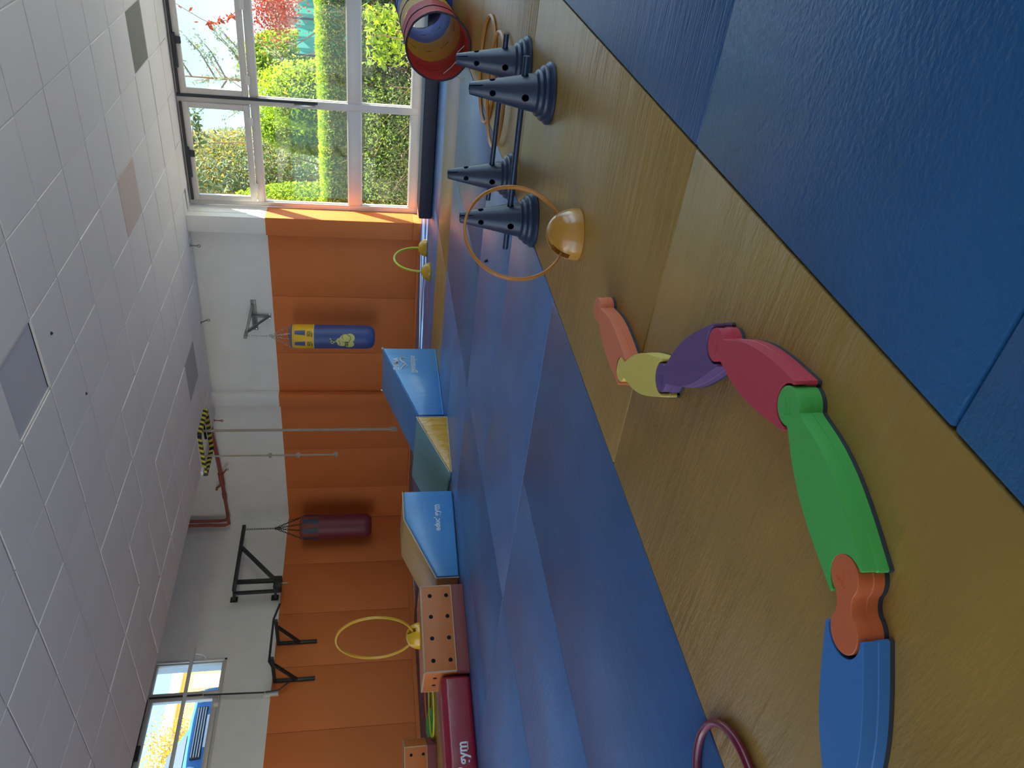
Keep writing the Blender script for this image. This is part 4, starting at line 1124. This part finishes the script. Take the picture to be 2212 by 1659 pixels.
def rope(name, label, x, y, ztop, zbot, r, knots, braid_end):
    t = thing(name, label, 'rope', (x, y, zbot))
    mb = MB(); n = 160
    for k in range(3):                       # three laid strands
        pts = []
        for i in range(n + 1):
            f = i / n; z = ztop + (zbot - ztop) * f; a = f * (ztop - zbot) / (r * 5.2) * 2 * math.pi / 1.0 + k * 2.094
            pts.append((x + r * 0.52 * math.cos(a) + 0.012 * math.sin(f * 5), y + r * 0.52 * math.sin(a) + 0.010 * math.sin(f * 4 + 1), z))
        mb.tube(pts, r * 0.56, 6)
    obj('strands', mb, 'rope', t, ang=70)
    for zk in knots:
        f = (ztop - zk) / (ztop - zbot); xx, yy = x + 0.012 * math.sin(f * 5), y + 0.010 * math.sin(f * 4 + 1)
        kp = [(xx + 1.7 * r * math.sin(2 * a) * 0.8, yy + 1.7 * r * math.cos(a), zk + 1.9 * r * math.sin(a)) for a in np.linspace(0, 2 * math.pi, 25)[:-1]]
        kb = MB().tube(kp, r * 0.95, 7, closed=True)
        kb.tube([(xx - r, yy - 1.3 * r, zk - r), (xx, yy, zk), (xx + r, yy + 1.3 * r, zk + r)], r * 0.95, 7)
        obj('knot', kb, 'rope', t, ang=70)
    if braid_end:
        f = 1; xx, yy = x + 0.012 * math.sin(5), y + 0.010 * math.sin(5)
        kb = MB()
        for row in range(3):
            for k in range(7):
                a = k * 2 * math.pi / 7 + row * 0.45; rr = r * 1.25
                kb.tube([(xx + rr * math.cos(a - .3), yy + rr * math.sin(a - .3), zbot - 0.005 + row * 0.030), (xx + rr * 1.15 * math.cos(a), yy + rr * 1.15 * math.sin(a), zbot + 0.012 + row * 0.030), (xx + rr * math.cos(a + .3), yy + rr * math.sin(a + .3), zbot + 0.028 + row * 0.030)], r * 0.5, 6)
        kb.lathe([(r * 1.0, zbot - 0.004), (r * 1.1, zbot + 0.09)], 12, (xx, yy, 0))
        obj('braided_end', kb, 'rope', t, ang=70)
    return t
rope('climbing_rope', 'long thick climbing rope with a braided end, nearer the window', 8.84, 7.60, ZTOP, 0.285, 0.021, (), True)
rope('climbing_rope', 'short thin climbing rope with three knots', 8.585, 7.855, ZTOP, 1.16, 0.014, (2.09, 1.70, 1.17), False)

# ---- red heating pipe round the corner
pts = [fb(7.9, 0.10, 3.10), fb(8.345, 0.09, 3.085), fb(8.815, 0.08, 3.055), fb(9.256, 0.08, 3.035), fb(9.872, 0.08, 3.02), fb(10.14, 0.10, 3.01), fb(10.19, 0.12, 3.05), fb(10.20, 0.12, 3.14), fb(10.20, 0.12, 4.2)]
t = thing('heating_pipe', 'dark red heating pipe running below the ceiling into the corner', 'pipe', fb(9.2, 0.08, 3.0))
obj('pipe_run', MB().tube(pts, [.030] * 4 + [.026] * 5, 12), 'pipe_red', t, ang=60)
obj('pipe_run', MB().tube([flp(9.47, 0.10, 4.2), flp(9.47, 0.10, 3.30), flp(9.44, 0.12, 3.16), flp(9.42, 0.14, 3.05), flp(9.47, 0.12, 2.99), fb(10.10, 0.10, 3.01)], 0.028, 12), 'pipe_red', t, ang=60)
obj('clamp', MB().tube([fb(9.18, 0.08, 3.04), fb(9.42, 0.08, 3.03)], 0.042, 12), 'pipe_red', t)
obj('valve', MB().tube([fb(9.42, 0.08, 3.04), fb(9.48, 0.10, 3.12), fb(9.52, 0.10, 3.13)], 0.018, 8), 'pipe_red', t)
obj('clamp', MB().tube([fb(9.62, 0.08, 3.026), fb(9.72, 0.08, 3.024)], 0.036, 12), 'pipe_red', t)

# ---- ceiling hooks
def ceiling_hook(p, mt, lb, lean=0.0, n=0.12):
    q = onB(p[0], p[1], n); b = FB.P((q[0], n, ZC)); t = thing('ceiling_hook', lb, 'hook', (b[0], b[1], ZC - 0.14))
    e = FB.P((q[0] - lean, n + 0.01, ZC - 0.09))
    obj('base_plate', MB().lathe([(0.022, -0.006), (0.022, 0.002)], 14, b), mt, t)
    obj('shank', MB().tube([b, e], 0.008, 8), mt, t)
    obj('eye', MB().tube(ring_pts(e - UP * 0.02, 0.017, TB, UP, 16), 0.006, 6, closed=True), mt, t)
ceiling_hook((409, 530), 'steel_grey', 'grey eye hook in the ceiling near the window pillar')
ceiling_hook((432, 697), 'steel_grey', 'grey leaning eye hook in the ceiling above the blue yellow bag', 0.05)
ceiling_hook((461, 908), 'pipe_red', 'dark red hook hanging under the ceiling edge near the ropes')
q = onz(485, 1065, 2.95)
t = thing('ceiling_hook', 'dark red slanted hook sticking out below the heating pipe', 'hook', fb(9.15, 0.1, 2.9))
obj('shank', MB().tube([fb(9.22, 0.09, 3.02), fb(9.06, 0.13, 2.93)], 0.012, 8), 'pipe_red', t)
obj('eye', MB().tube(ring_pts(fb(9.05, 0.135, 2.915), 0.018, TB, UP, 14), 0.006, 6, closed=True), 'steel_grey', t)
q = onL(603, 1121, 0.02)
t = single('wall_socket', MB().box((q[0] - .03, 0.001, q[2] - .03), (q[0] + .03, 0.03, q[2] + .02), FL), 'white_paint', 'small pale fixing on the left wall beside the corner', 'socket', bev=0.006)

# ================================================================== OUTSIDE
def leaf_cloud(name, pts, size, m_, parent, up_bias=0.0, elong=1.5):
    """many small leaves as one mesh (nobody could count them)"""
    pts = np.array(pts); n = len(pts)
    a = rng.normal(size=(n, 3)); a /= np.linalg.norm(a, axis=1)[:, None]
    b = rng.normal(size=(n, 3)); b[:, 2] += up_bias; b -= a * (a * b).sum(1)[:, None]; b /= np.linalg.norm(b, axis=1)[:, None]
    s = size * rng.uniform(0.6, 1.3, n)[:, None]
    v = np.stack([pts - b * s * elong, pts + a * s * .62, pts + b * s * elong, pts - a * s * .62], 1).reshape(-1, 3)
    off = ORG.get(parent.name, np.zeros(3)); v = v - off
    me = bpy.data.meshes.new(name); me.vertices.add(4 * n); me.loops.add(4 * n); me.polygons.add(n)
    me.vertices.foreach_set('co', v.ravel().astype(np.float32)); me.loops.foreach_set('vertex_index', np.arange(4 * n, dtype=np.int32))
    me.polygons.foreach_set('loop_start', np.arange(0, 4 * n, 4, dtype=np.int32)); me.polygons.foreach_set('loop_total', np.full(n, 4, dtype=np.int32))
    me.materials.append(MAT[m_]); me.update(); me.validate()
    o = link(name, me, parent); o['kind'] = 'stuff'
    return o
def boxpts(n, lo, hi, fr=FB, jit=0.0):
    q = rng.uniform(lo, hi, size=(n, 3))
    return fr.o + q[:, :1] * fr.a + q[:, 1:2] * fr.b + q[:, 2:3] * fr.c
def ballpts(n, c, r, hollow=0.45):
    d = rng.normal(size=(n, 3)); d /= np.linalg.norm(d, axis=1)[:, None]
    return np.array(c) + d * np.array(r) * (rng.uniform(hollow ** 3, 1, n) ** (1 / 3))[:, None]
def branches(mb, base, n, ln, r, spread=0.6, up=0.8):
    for k in range(n):
        p = np.array(base, float) + rng.normal(size=3) * 0.05; d = np.array([rng.normal() * spread, rng.normal() * spread, up]); d /= np.linalg.norm(d)
        pts = [p]
        for i in range(5):
            d = d + rng.normal(size=3) * 0.18; d /= np.linalg.norm(d); p = p + d * ln / 5; pts.append(p)
        mb.tube(pts, list(np.linspace(r, r * 0.3, 6)), 5)
    return mb
# ground outside the window wall
g = smesh('ground_garden', MB().box((-40, -60, -0.35), (60, -0.43, -0.2), FB), 'gravel', smooth=False)
# dark thicket right outside the glass
def hedge_thing(name, label, cat, lo, hi, leaves, stems=0, group=None):
    c = FB.P(((lo[0] + hi[0]) / 2, (lo[1] + hi[1]) / 2, lo[2])); t = thing(name, label, cat, c, group)
    for (n, l2, h2, sz, m_) in leaves:
        leaf_cloud('foliage', boxpts(n, l2, h2), sz, m_, t)
    if stems:
        mb = MB()
        for k in range(stems):
            s_ = rng.uniform(lo[0], hi[0]); n_ = rng.uniform(lo[1], hi[1]); branches(mb, FB.P((s_, n_, lo[2])), 1, (hi[2] - lo[2]) * rng.uniform(.7, 1.3), rng.uniform(.006, .016), 0.7)
        b = obj('stems', mb, 'twig', t); b['kind'] = 'stuff'
    return t
hedge_thing('clipped_hedge', 'clipped hedge with sunlit yellow-green top just outside the big window', 'hedge', (-0.5, -3.9, -0.2), (8.2, -3.0, 1.50),
            [(90000, (-0.5, -3.5, -0.2), (8.2, -3.0, 1.40), 0.021, 'leaf_dark'), (36000, (-0.5, -3.9, 1.32), (8.2, -3.0, 1.50), 0.020, 'leaf_bright'),  # sunlit top and shaded face put into the leaf colours
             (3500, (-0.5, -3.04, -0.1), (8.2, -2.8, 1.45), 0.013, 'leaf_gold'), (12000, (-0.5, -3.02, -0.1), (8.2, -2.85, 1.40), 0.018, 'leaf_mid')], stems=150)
hedge_thing('ivy_clump', 'bright ivy clump in front of the hedge, seen just above the play tunnel', 'ivy', (2.3, -1.7, -0.2), (3.1, -1.3, 0.75),
            [(420, (2.35, -1.75, 0.15), (3.05, -1.35, 0.72), 0.034, 'leaf_bright'), (150, (2.3, -1.7, 0.4), (3.1, -1.3, 0.8), 0.04, 'leaf_mid')], stems=14)
hedge_thing('bramble_patch', 'patch of low brambles at the foot of the hedge, left window bay', 'shrub', (3.4, -2.5, -0.2), (6.2, -1.9, 0.5),
            [(3800, (3.4, -2.6, -0.15), (6.4, -1.8, 0.75), 0.018, 'leaf_mid'), (2600, (3.4, -2.6, -0.15), (6.4, -1.6, 0.4), 0.018, 'leaf_dark')], stems=60)
# taller laurel behind the hedge
def bush(name, label, c, r, layers, group=None, cat='shrub', stems=8):
    base = FB.P((c[0], c[1], -0.2)); t = thing(name, label, cat, base, group)
    cc = FB.P(c)
    for (n, rr, sz, m_, dz) in layers:
        leaf_cloud('foliage', ballpts(n, cc + UP * dz, np.array(r) * rr, 0.5), sz, m_, t)
    mb = branches(MB(), base, stems, max(0.5, c[2] + r[2] * 0.7), 0.035, 0.35)
    b = obj('stems', mb, 'twig', t); b['kind'] = 'stuff'
    return t
def at(px, n): q = onB(px[0], px[1], n); return (q[0], n, q[2])
bush('laurel_bush', 'dark-sided laurel bush behind the hedge in the right bay', (5.05, -7.0, 1.35), (0.85, .7, 1.45), [(26000, 1.0, .030, 'leaf_mid', -.1), (16000, 0.97, .030, 'leaf_dark', -.25), (9000, 1.03, .028, 'leaf_bright', .25)])  # bright leaves high, dark ones low: light put into the leaf colours
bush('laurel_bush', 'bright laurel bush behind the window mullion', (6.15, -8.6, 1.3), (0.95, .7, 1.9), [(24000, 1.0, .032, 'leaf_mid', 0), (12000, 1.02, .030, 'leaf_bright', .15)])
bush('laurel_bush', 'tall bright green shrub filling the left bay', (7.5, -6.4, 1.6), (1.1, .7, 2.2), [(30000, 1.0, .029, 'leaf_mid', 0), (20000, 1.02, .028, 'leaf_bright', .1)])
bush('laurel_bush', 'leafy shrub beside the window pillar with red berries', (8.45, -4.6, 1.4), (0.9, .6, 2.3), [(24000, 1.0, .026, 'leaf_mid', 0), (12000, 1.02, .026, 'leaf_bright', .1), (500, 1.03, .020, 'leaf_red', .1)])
q = at((500, 350), -10.5)
bush('olive_tree', 'pale loose grey-green tree rising above the left bay shrubs', (q[0] + .2, -10.5, q[2] - .2), (1.5, 1.0, 2.1), [(20000, 1.0, .034, 'leaf_grey', 0), (9000, 0.97, .032, 'leaf_gold', .2), (8000, 0.95, .032, 'leaf_mid', -.5)], cat='tree', stems=8)
bush('garden_tree', 'distant green tree left of the cream house', (8.4, -24, 3.6), (1.5, 1.2, 2.0), [(12000, 1.0, .07, 'leaf_mid', 0), (6000, 1.0, .07, 'leaf_bright', .2)], cat='tree')
# open-branched conifer against the sky
cb = FB.P((6.9, -15.0, -0.2)); t = thing('conifer_tree', 'sparse grey-green conifer against the blue sky in the upper right pane', 'tree', cb)
mb = MB(); mb.tube([cb, cb + UP * 3.2, cb + UP * 5.6, cb + UP * 7.6], [.09, .06, .03, .01], 7)
lp = []
for k in range(26):
    z = rng.uniform(2.6, 7.0); a = rng.uniform(0, 6.28); ln = (7.9 - z) * 0.30 + 0.35
    p0 = cb + UP * z; d = np.array([math.cos(a), math.sin(a), 0.55]); p1 = p0 + d * ln * 0.6; p2 = p1 + np.array([d[0], d[1], 0.9]) * ln * 0.4
    mb.tube([p0, p1, p2], [.03, .02, .008], 5)
    for q in range(34):
        f = rng.uniform(0.25, 1.05); pp = p0 + (p1 - p0) * min(1, f * 1.6) if f < .62 else p1 + (p2 - p1) * (f - .62) / .38
        lp += [pp + rng.normal(size=3) * 0.07 for _ in range(3)]
obj('trunk', mb, 'twig', t)['kind'] = 'stuff'
leaf_cloud('foliage', lp, 0.038, 'leaf_grey', t)
# red-leaved vine sprays at the upper right
vb = FB.P((1.9, -1.6, -0.2)); t = thing('red_vine', 'vine spray with red leaves hanging across the upper right pane', 'vine', vb)
P0 = [FB.P((onB(x, y, -1.5)[0], -1.5, onB(x, y, -1.5)[2])) for x, y in ((371, 2), (400, 20), (430, 38), (458, 52), (475, 47), (495, 42), (505, 33))]
mb = MB().tube(P0, 0.006, 5)
mb.tube([vb, vb + UP * 2.0, P0[0] + UP * 0.4 - TB * 0.5, P0[0]], [.02, .015, .01, .006], 6)
obj('stem', mb, 'twig', t)
lp = np.concatenate([P0[k] + rng.normal(size=(m_, 3)) * 0.03 for k, m_ in ((1, 2), (2, 1), (3, 12), (4, 10), (5, 8), (6, 6))])
leaf_cloud('foliage', lp, 0.035, 'leaf_red', t)
rb = FB.P((3.3, -9.0, -0.2)); t = thing('red_plum_tree', 'small tree with dark red and orange leaves in front of the cream house', 'tree', rb)
rc = [FB.P((onB(x, y, -9)[0], -9.0, onB(x, y, -9)[2])) for x, y in ((575, 12), (595, 22), (610, 30), (600, 5), (560, 15), (630, 8))]
leaf_cloud('foliage', np.concatenate([q + rng.normal(size=(420, 3)) * np.array([.22, .30, .13]) for q in rc]), 0.026, 'leaf_red', t)
obj('stem', branches(MB(), rb, 5, 3.2, 0.03, 0.3), 'twig', t)
# ivy fringe at the top of the left bay
ib = FB.P((4.95, -0.9, -0.2)); t = thing('ivy_fringe', 'dark ivy trailing down outside the left upper pane', 'ivy', ib)
ic = [FB.P((onB(x, y, -0.9)[0], -0.9, onB(x, y, -0.9)[2])) for x, y in ((410, 236), (418, 250), (427, 262), (420, 275), (415, 300), (425, 305), (434, 300), (418, 372), (440, 395), (450, 405), (430, 410), (470, 412), (490, 418), (420, 400))]
leaf_cloud('foliage', np.concatenate([q + rng.normal(size=(14, 3)) * 0.05 for q in ic]), 0.032, 'leaf_dark', t)
mb = MB().tube([ib, ib + UP * 1.6, ic[10], ic[7], ic[4], ic[1]], 0.008, 6)
obj('stem', mb, 'twig', t)
# cream house and teal netting
hs = onB(598, 40, -30)
c = FB.P((onB(610, 60, -30)[0], -30, -0.2)); t = thing('house', 'cream house with a white roof edge beyond the garden', 'house', c)
sR, sL = onB(610, 78, -30)[0], onB(610, -150, -30)[0]; zt = onB(583, 40, -30)[2]
obj('wall', MB().box((sL, -36, -0.3), (sR, -30, zt), FB), 'house_cream', t, smooth=False)
obj('roof_edge', MB().box((sL, -36.3, zt), (sR + 0.3, -29.7, zt + 0.35), FB), 'house_white', t, smooth=False)
zz = onB(618, 50, -30)[2]
obj('window', MB().box((onB(618, 60, -30)[0] - 0.5, -30.0, zz - 0.5), (onB(618, 52, -30)[0], -29.95, zz + 0.3), FB), 'house_brown', t, smooth=False)
q0, q1 = onB(640, 5, -13), onB(690, 118, -13)
c = FB.P(((q0[0] + q1[0]) / 2, -13, -0.2)); t = thing('trampoline_net', 'teal garden netting on posts behind the hedge', 'netting', c)
ztop_ = q0[2]; mb = MB(); n = 24; vs_ = []; fs = []
for i in range(n + 1):
    s_ = onB(640, -60, -13)[0] + (q1[0] - onB(640, -60, -13)[0]) * i / n
    for z_ in (-0.2, 0.9, ztop_ + 0.05 * math.sin(i * 1.3)): vs_.append(FB.P((s_, -13 + 0.12 * math.sin(i * 0.9), z_)))
for i in range(n):
    for k in range(2): fs.append((i * 3 + k, (i + 1) * 3 + k, (i + 1) * 3 + k + 1, i * 3 + k + 1))
mb.add(vs_, fs); obj('net', mb, 'tarp_teal', t)
for s_ in (q0[0] + 0.35, q1[0]):
    obj('post', MB().tube([FB.P((s_, -12.85, -0.2)), FB.P((s_, -12.85, ztop_ + 0.1))], 0.03, 8), 'gasket', t)

smesh('ground_bounce', MB().box((-70, -60, -0.35), (-4.86, 70, -0.2)), 'gravel', smooth=False)  # unseen ground added to bounce sunlight up to the ceiling
# outside the high left window: street level is higher here
smesh('ground_street', MB().box((-4.7, -70, 2.0), (60, -0.32, 2.66), FL), 'asphalt', smooth=False)
FY = lambda x, n, z: FL.P((x, n, z))
t = thing('apartment_house', 'yellow building with white parapet across the street', 'building', FY(20, -20, 2.66))
X0, X1 = onL(400, 1576, -20)[0], onL(400, 1380, -20)[0]
zt = onL(384, 1520, -20)[2]
obj('wall', MB().box((X0, -30, 2.3), (X1 + 4, -20, zt), FL), 'house_yellow', t, smooth=False)
obj('parapet', MB().box((X0 - .3, -30.3, zt), (X1 + 4.3, -19.7, zt + 0.35), FL), 'house_white', t, smooth=False)
obj('white_panel', MB().box((onL(425, 1488, -20)[0], -20.02, 2.4), (onL(425, 1458, -20)[0], -19.95, onL(418, 1470, -20)[2]), FL), 'house_white', t, smooth=False)
t = thing('brown_house', 'low brown house with gable standing before the yellow building', 'building', FY(12.2, -14, 2.66))
bx0, bx1 = onL(420, 1600, -14)[0], onL(420, 1525, -14)[0]; zb_ = onL(412, 1560, -14)[2]
obj('wall', MB().prism([(bx0, 2.3), (bx1, 2.3), (bx1, zb_ - 0.3), ((bx0 + bx1) / 2, zb_ + 0.35), (bx0, zb_ - 0.3)], -19, -14, FL), 'house_brown', t, smooth=False)
obj('window', MB().box((bx0 + .5, -14.0, 2.9), (bx0 + 1.4, -13.95, 3.7), FL), 'car_glass', t, smooth=False)
# autumn tree
ab = FY(onL(400, 1640, -7.5)[0], -7.5, 2.66); t = thing('autumn_tree', 'autumn tree with yellow leaves outside the high window', 'tree', ab)
obj('stems', branches(MB(), ab, 12, 2.6, 0.03, 0.30), 'twig', t)
ac = [FY(onL(x, y, -7.5)[0], -7.5, onL(x, y, -7.5)[2]) for x, y in ((350, 1650), (330, 1640), (400, 1600), (385, 1620), (405, 1580), (360, 1625), (345, 1600), (410, 1640), (375, 1655))]
leaf_cloud('foliage', np.concatenate([q + rng.normal(size=(260, 3)) * np.array([.22, .3, .2]) for q in ac]), 0.026, 'leaf_gold', t)
# blue car parked outside, front towards the window
cx, cy = 6.75, 11.9
t = thing('parked_car', 'blue car parked outside the high window, its grille towards the glass', 'car', (cx, cy, 2.66))
fr = rotfr((cx, cy), math.radians(0), 2.66)
prof = [(0.0, 0.28), (-0.04, 0.45), (0.0, 0.66), (0.10, 0.76), (0.55, 0.86), (1.05, 0.94), (1.75, 1.40), (2.1, 1.46), (3.2, 1.44), (4.0, 1.05), (4.3, 0.95), (4.32, 0.4), (4.2, 0.28)]
vs_ = []; fs = []; xs = [-0.86, -0.80, -0.60, -0.25, 0.25, 0.60, 0.80, 0.86]; drop = [0.10, 0.035, 0.01, 0, 0, 0.01, 0.035, 0.10]; back = [0.22, 0.10, 0.03, 0, 0, 0.03, 0.10, 0.22]
for xi, dr, bk in zip(xs, drop, back):
    for (y_, z_) in prof:
        f = max(0, min(1, (z_ - 0.95) / 0.5)); vs_.append(fr.P((xi * (1 - 0.18 * f), y_ + bk * max(0, 1 - y_ / 1.0), z_ - (dr if z_ > 0.5 else 0))))
n = len(prof)
for i in range(len(xs) - 1):
    for k in range(n):
        m_ = (k + 1) % n; fs.append((i * n + k, i * n + m_, (i + 1) * n + m_, (i + 1) * n + k))
fs.append(tuple(range(n))); fs.append(tuple((len(xs) - 1) * n + k for k in range(n))[::-1])
obj('body', MB().add(vs_, fs), 'car_blue', t, ang=40)
obj('windscreen', MB().add([fr.P(q) for q in ((-0.62, 1.12, 0.985), (0.62, 1.12, 0.985), (0.56, 1.70, 1.385), (-0.56, 1.70, 1.385))], [(0, 1, 2, 3)]).add([fr.P(q) for q in ((-0.62, 1.10, 0.995), (0.62, 1.10, 0.995), (0.56, 1.68, 1.395), (-0.56, 1.68, 1.395))], [(0, 1, 2, 3)]), 'car_glass', t)
gr = obj('grille', MB().box((-0.42, -0.035, 0.50), (0.42, 0.02, 0.66), fr), 'car_dark', t, bev=0.01)
for k in range(4):
    obj('grille_bar', MB().box((-0.40, -0.045, 0.52 + k * 0.037), (0.40, -0.03, 0.535 + k * 0.037), fr), 'car_lamp', gr, smooth=False)
obj('number_plate', MB().box((-0.26, -0.065, 0.38), (0.26, -0.045, 0.49), fr), 'car_plate', t, bev=0.004)
for sg in (-1, 1):
    obj('headlamp', MB().lathe([(0.11, 0), (0.10, 0.03), (0.05, 0.05)], 20, fr=Fr(fr.P((sg * 0.62, 0.02, 0.63)), (1, 0, 0), (0, 0, 1), (0, -1, 0))), 'car_lamp', t)
    for y_ in (0.85, 3.45):
        obj('wheel', MB().lathe([(0.10, -.1), (0.31, -.1), (0.31, .1), (0.10, .1)], 28, fr=Fr(fr.P((sg * 0.80, y_, 0.31)), (0, 1, 0), (0, 0, 1), (1, 0, 0))), 'car_dark', t)
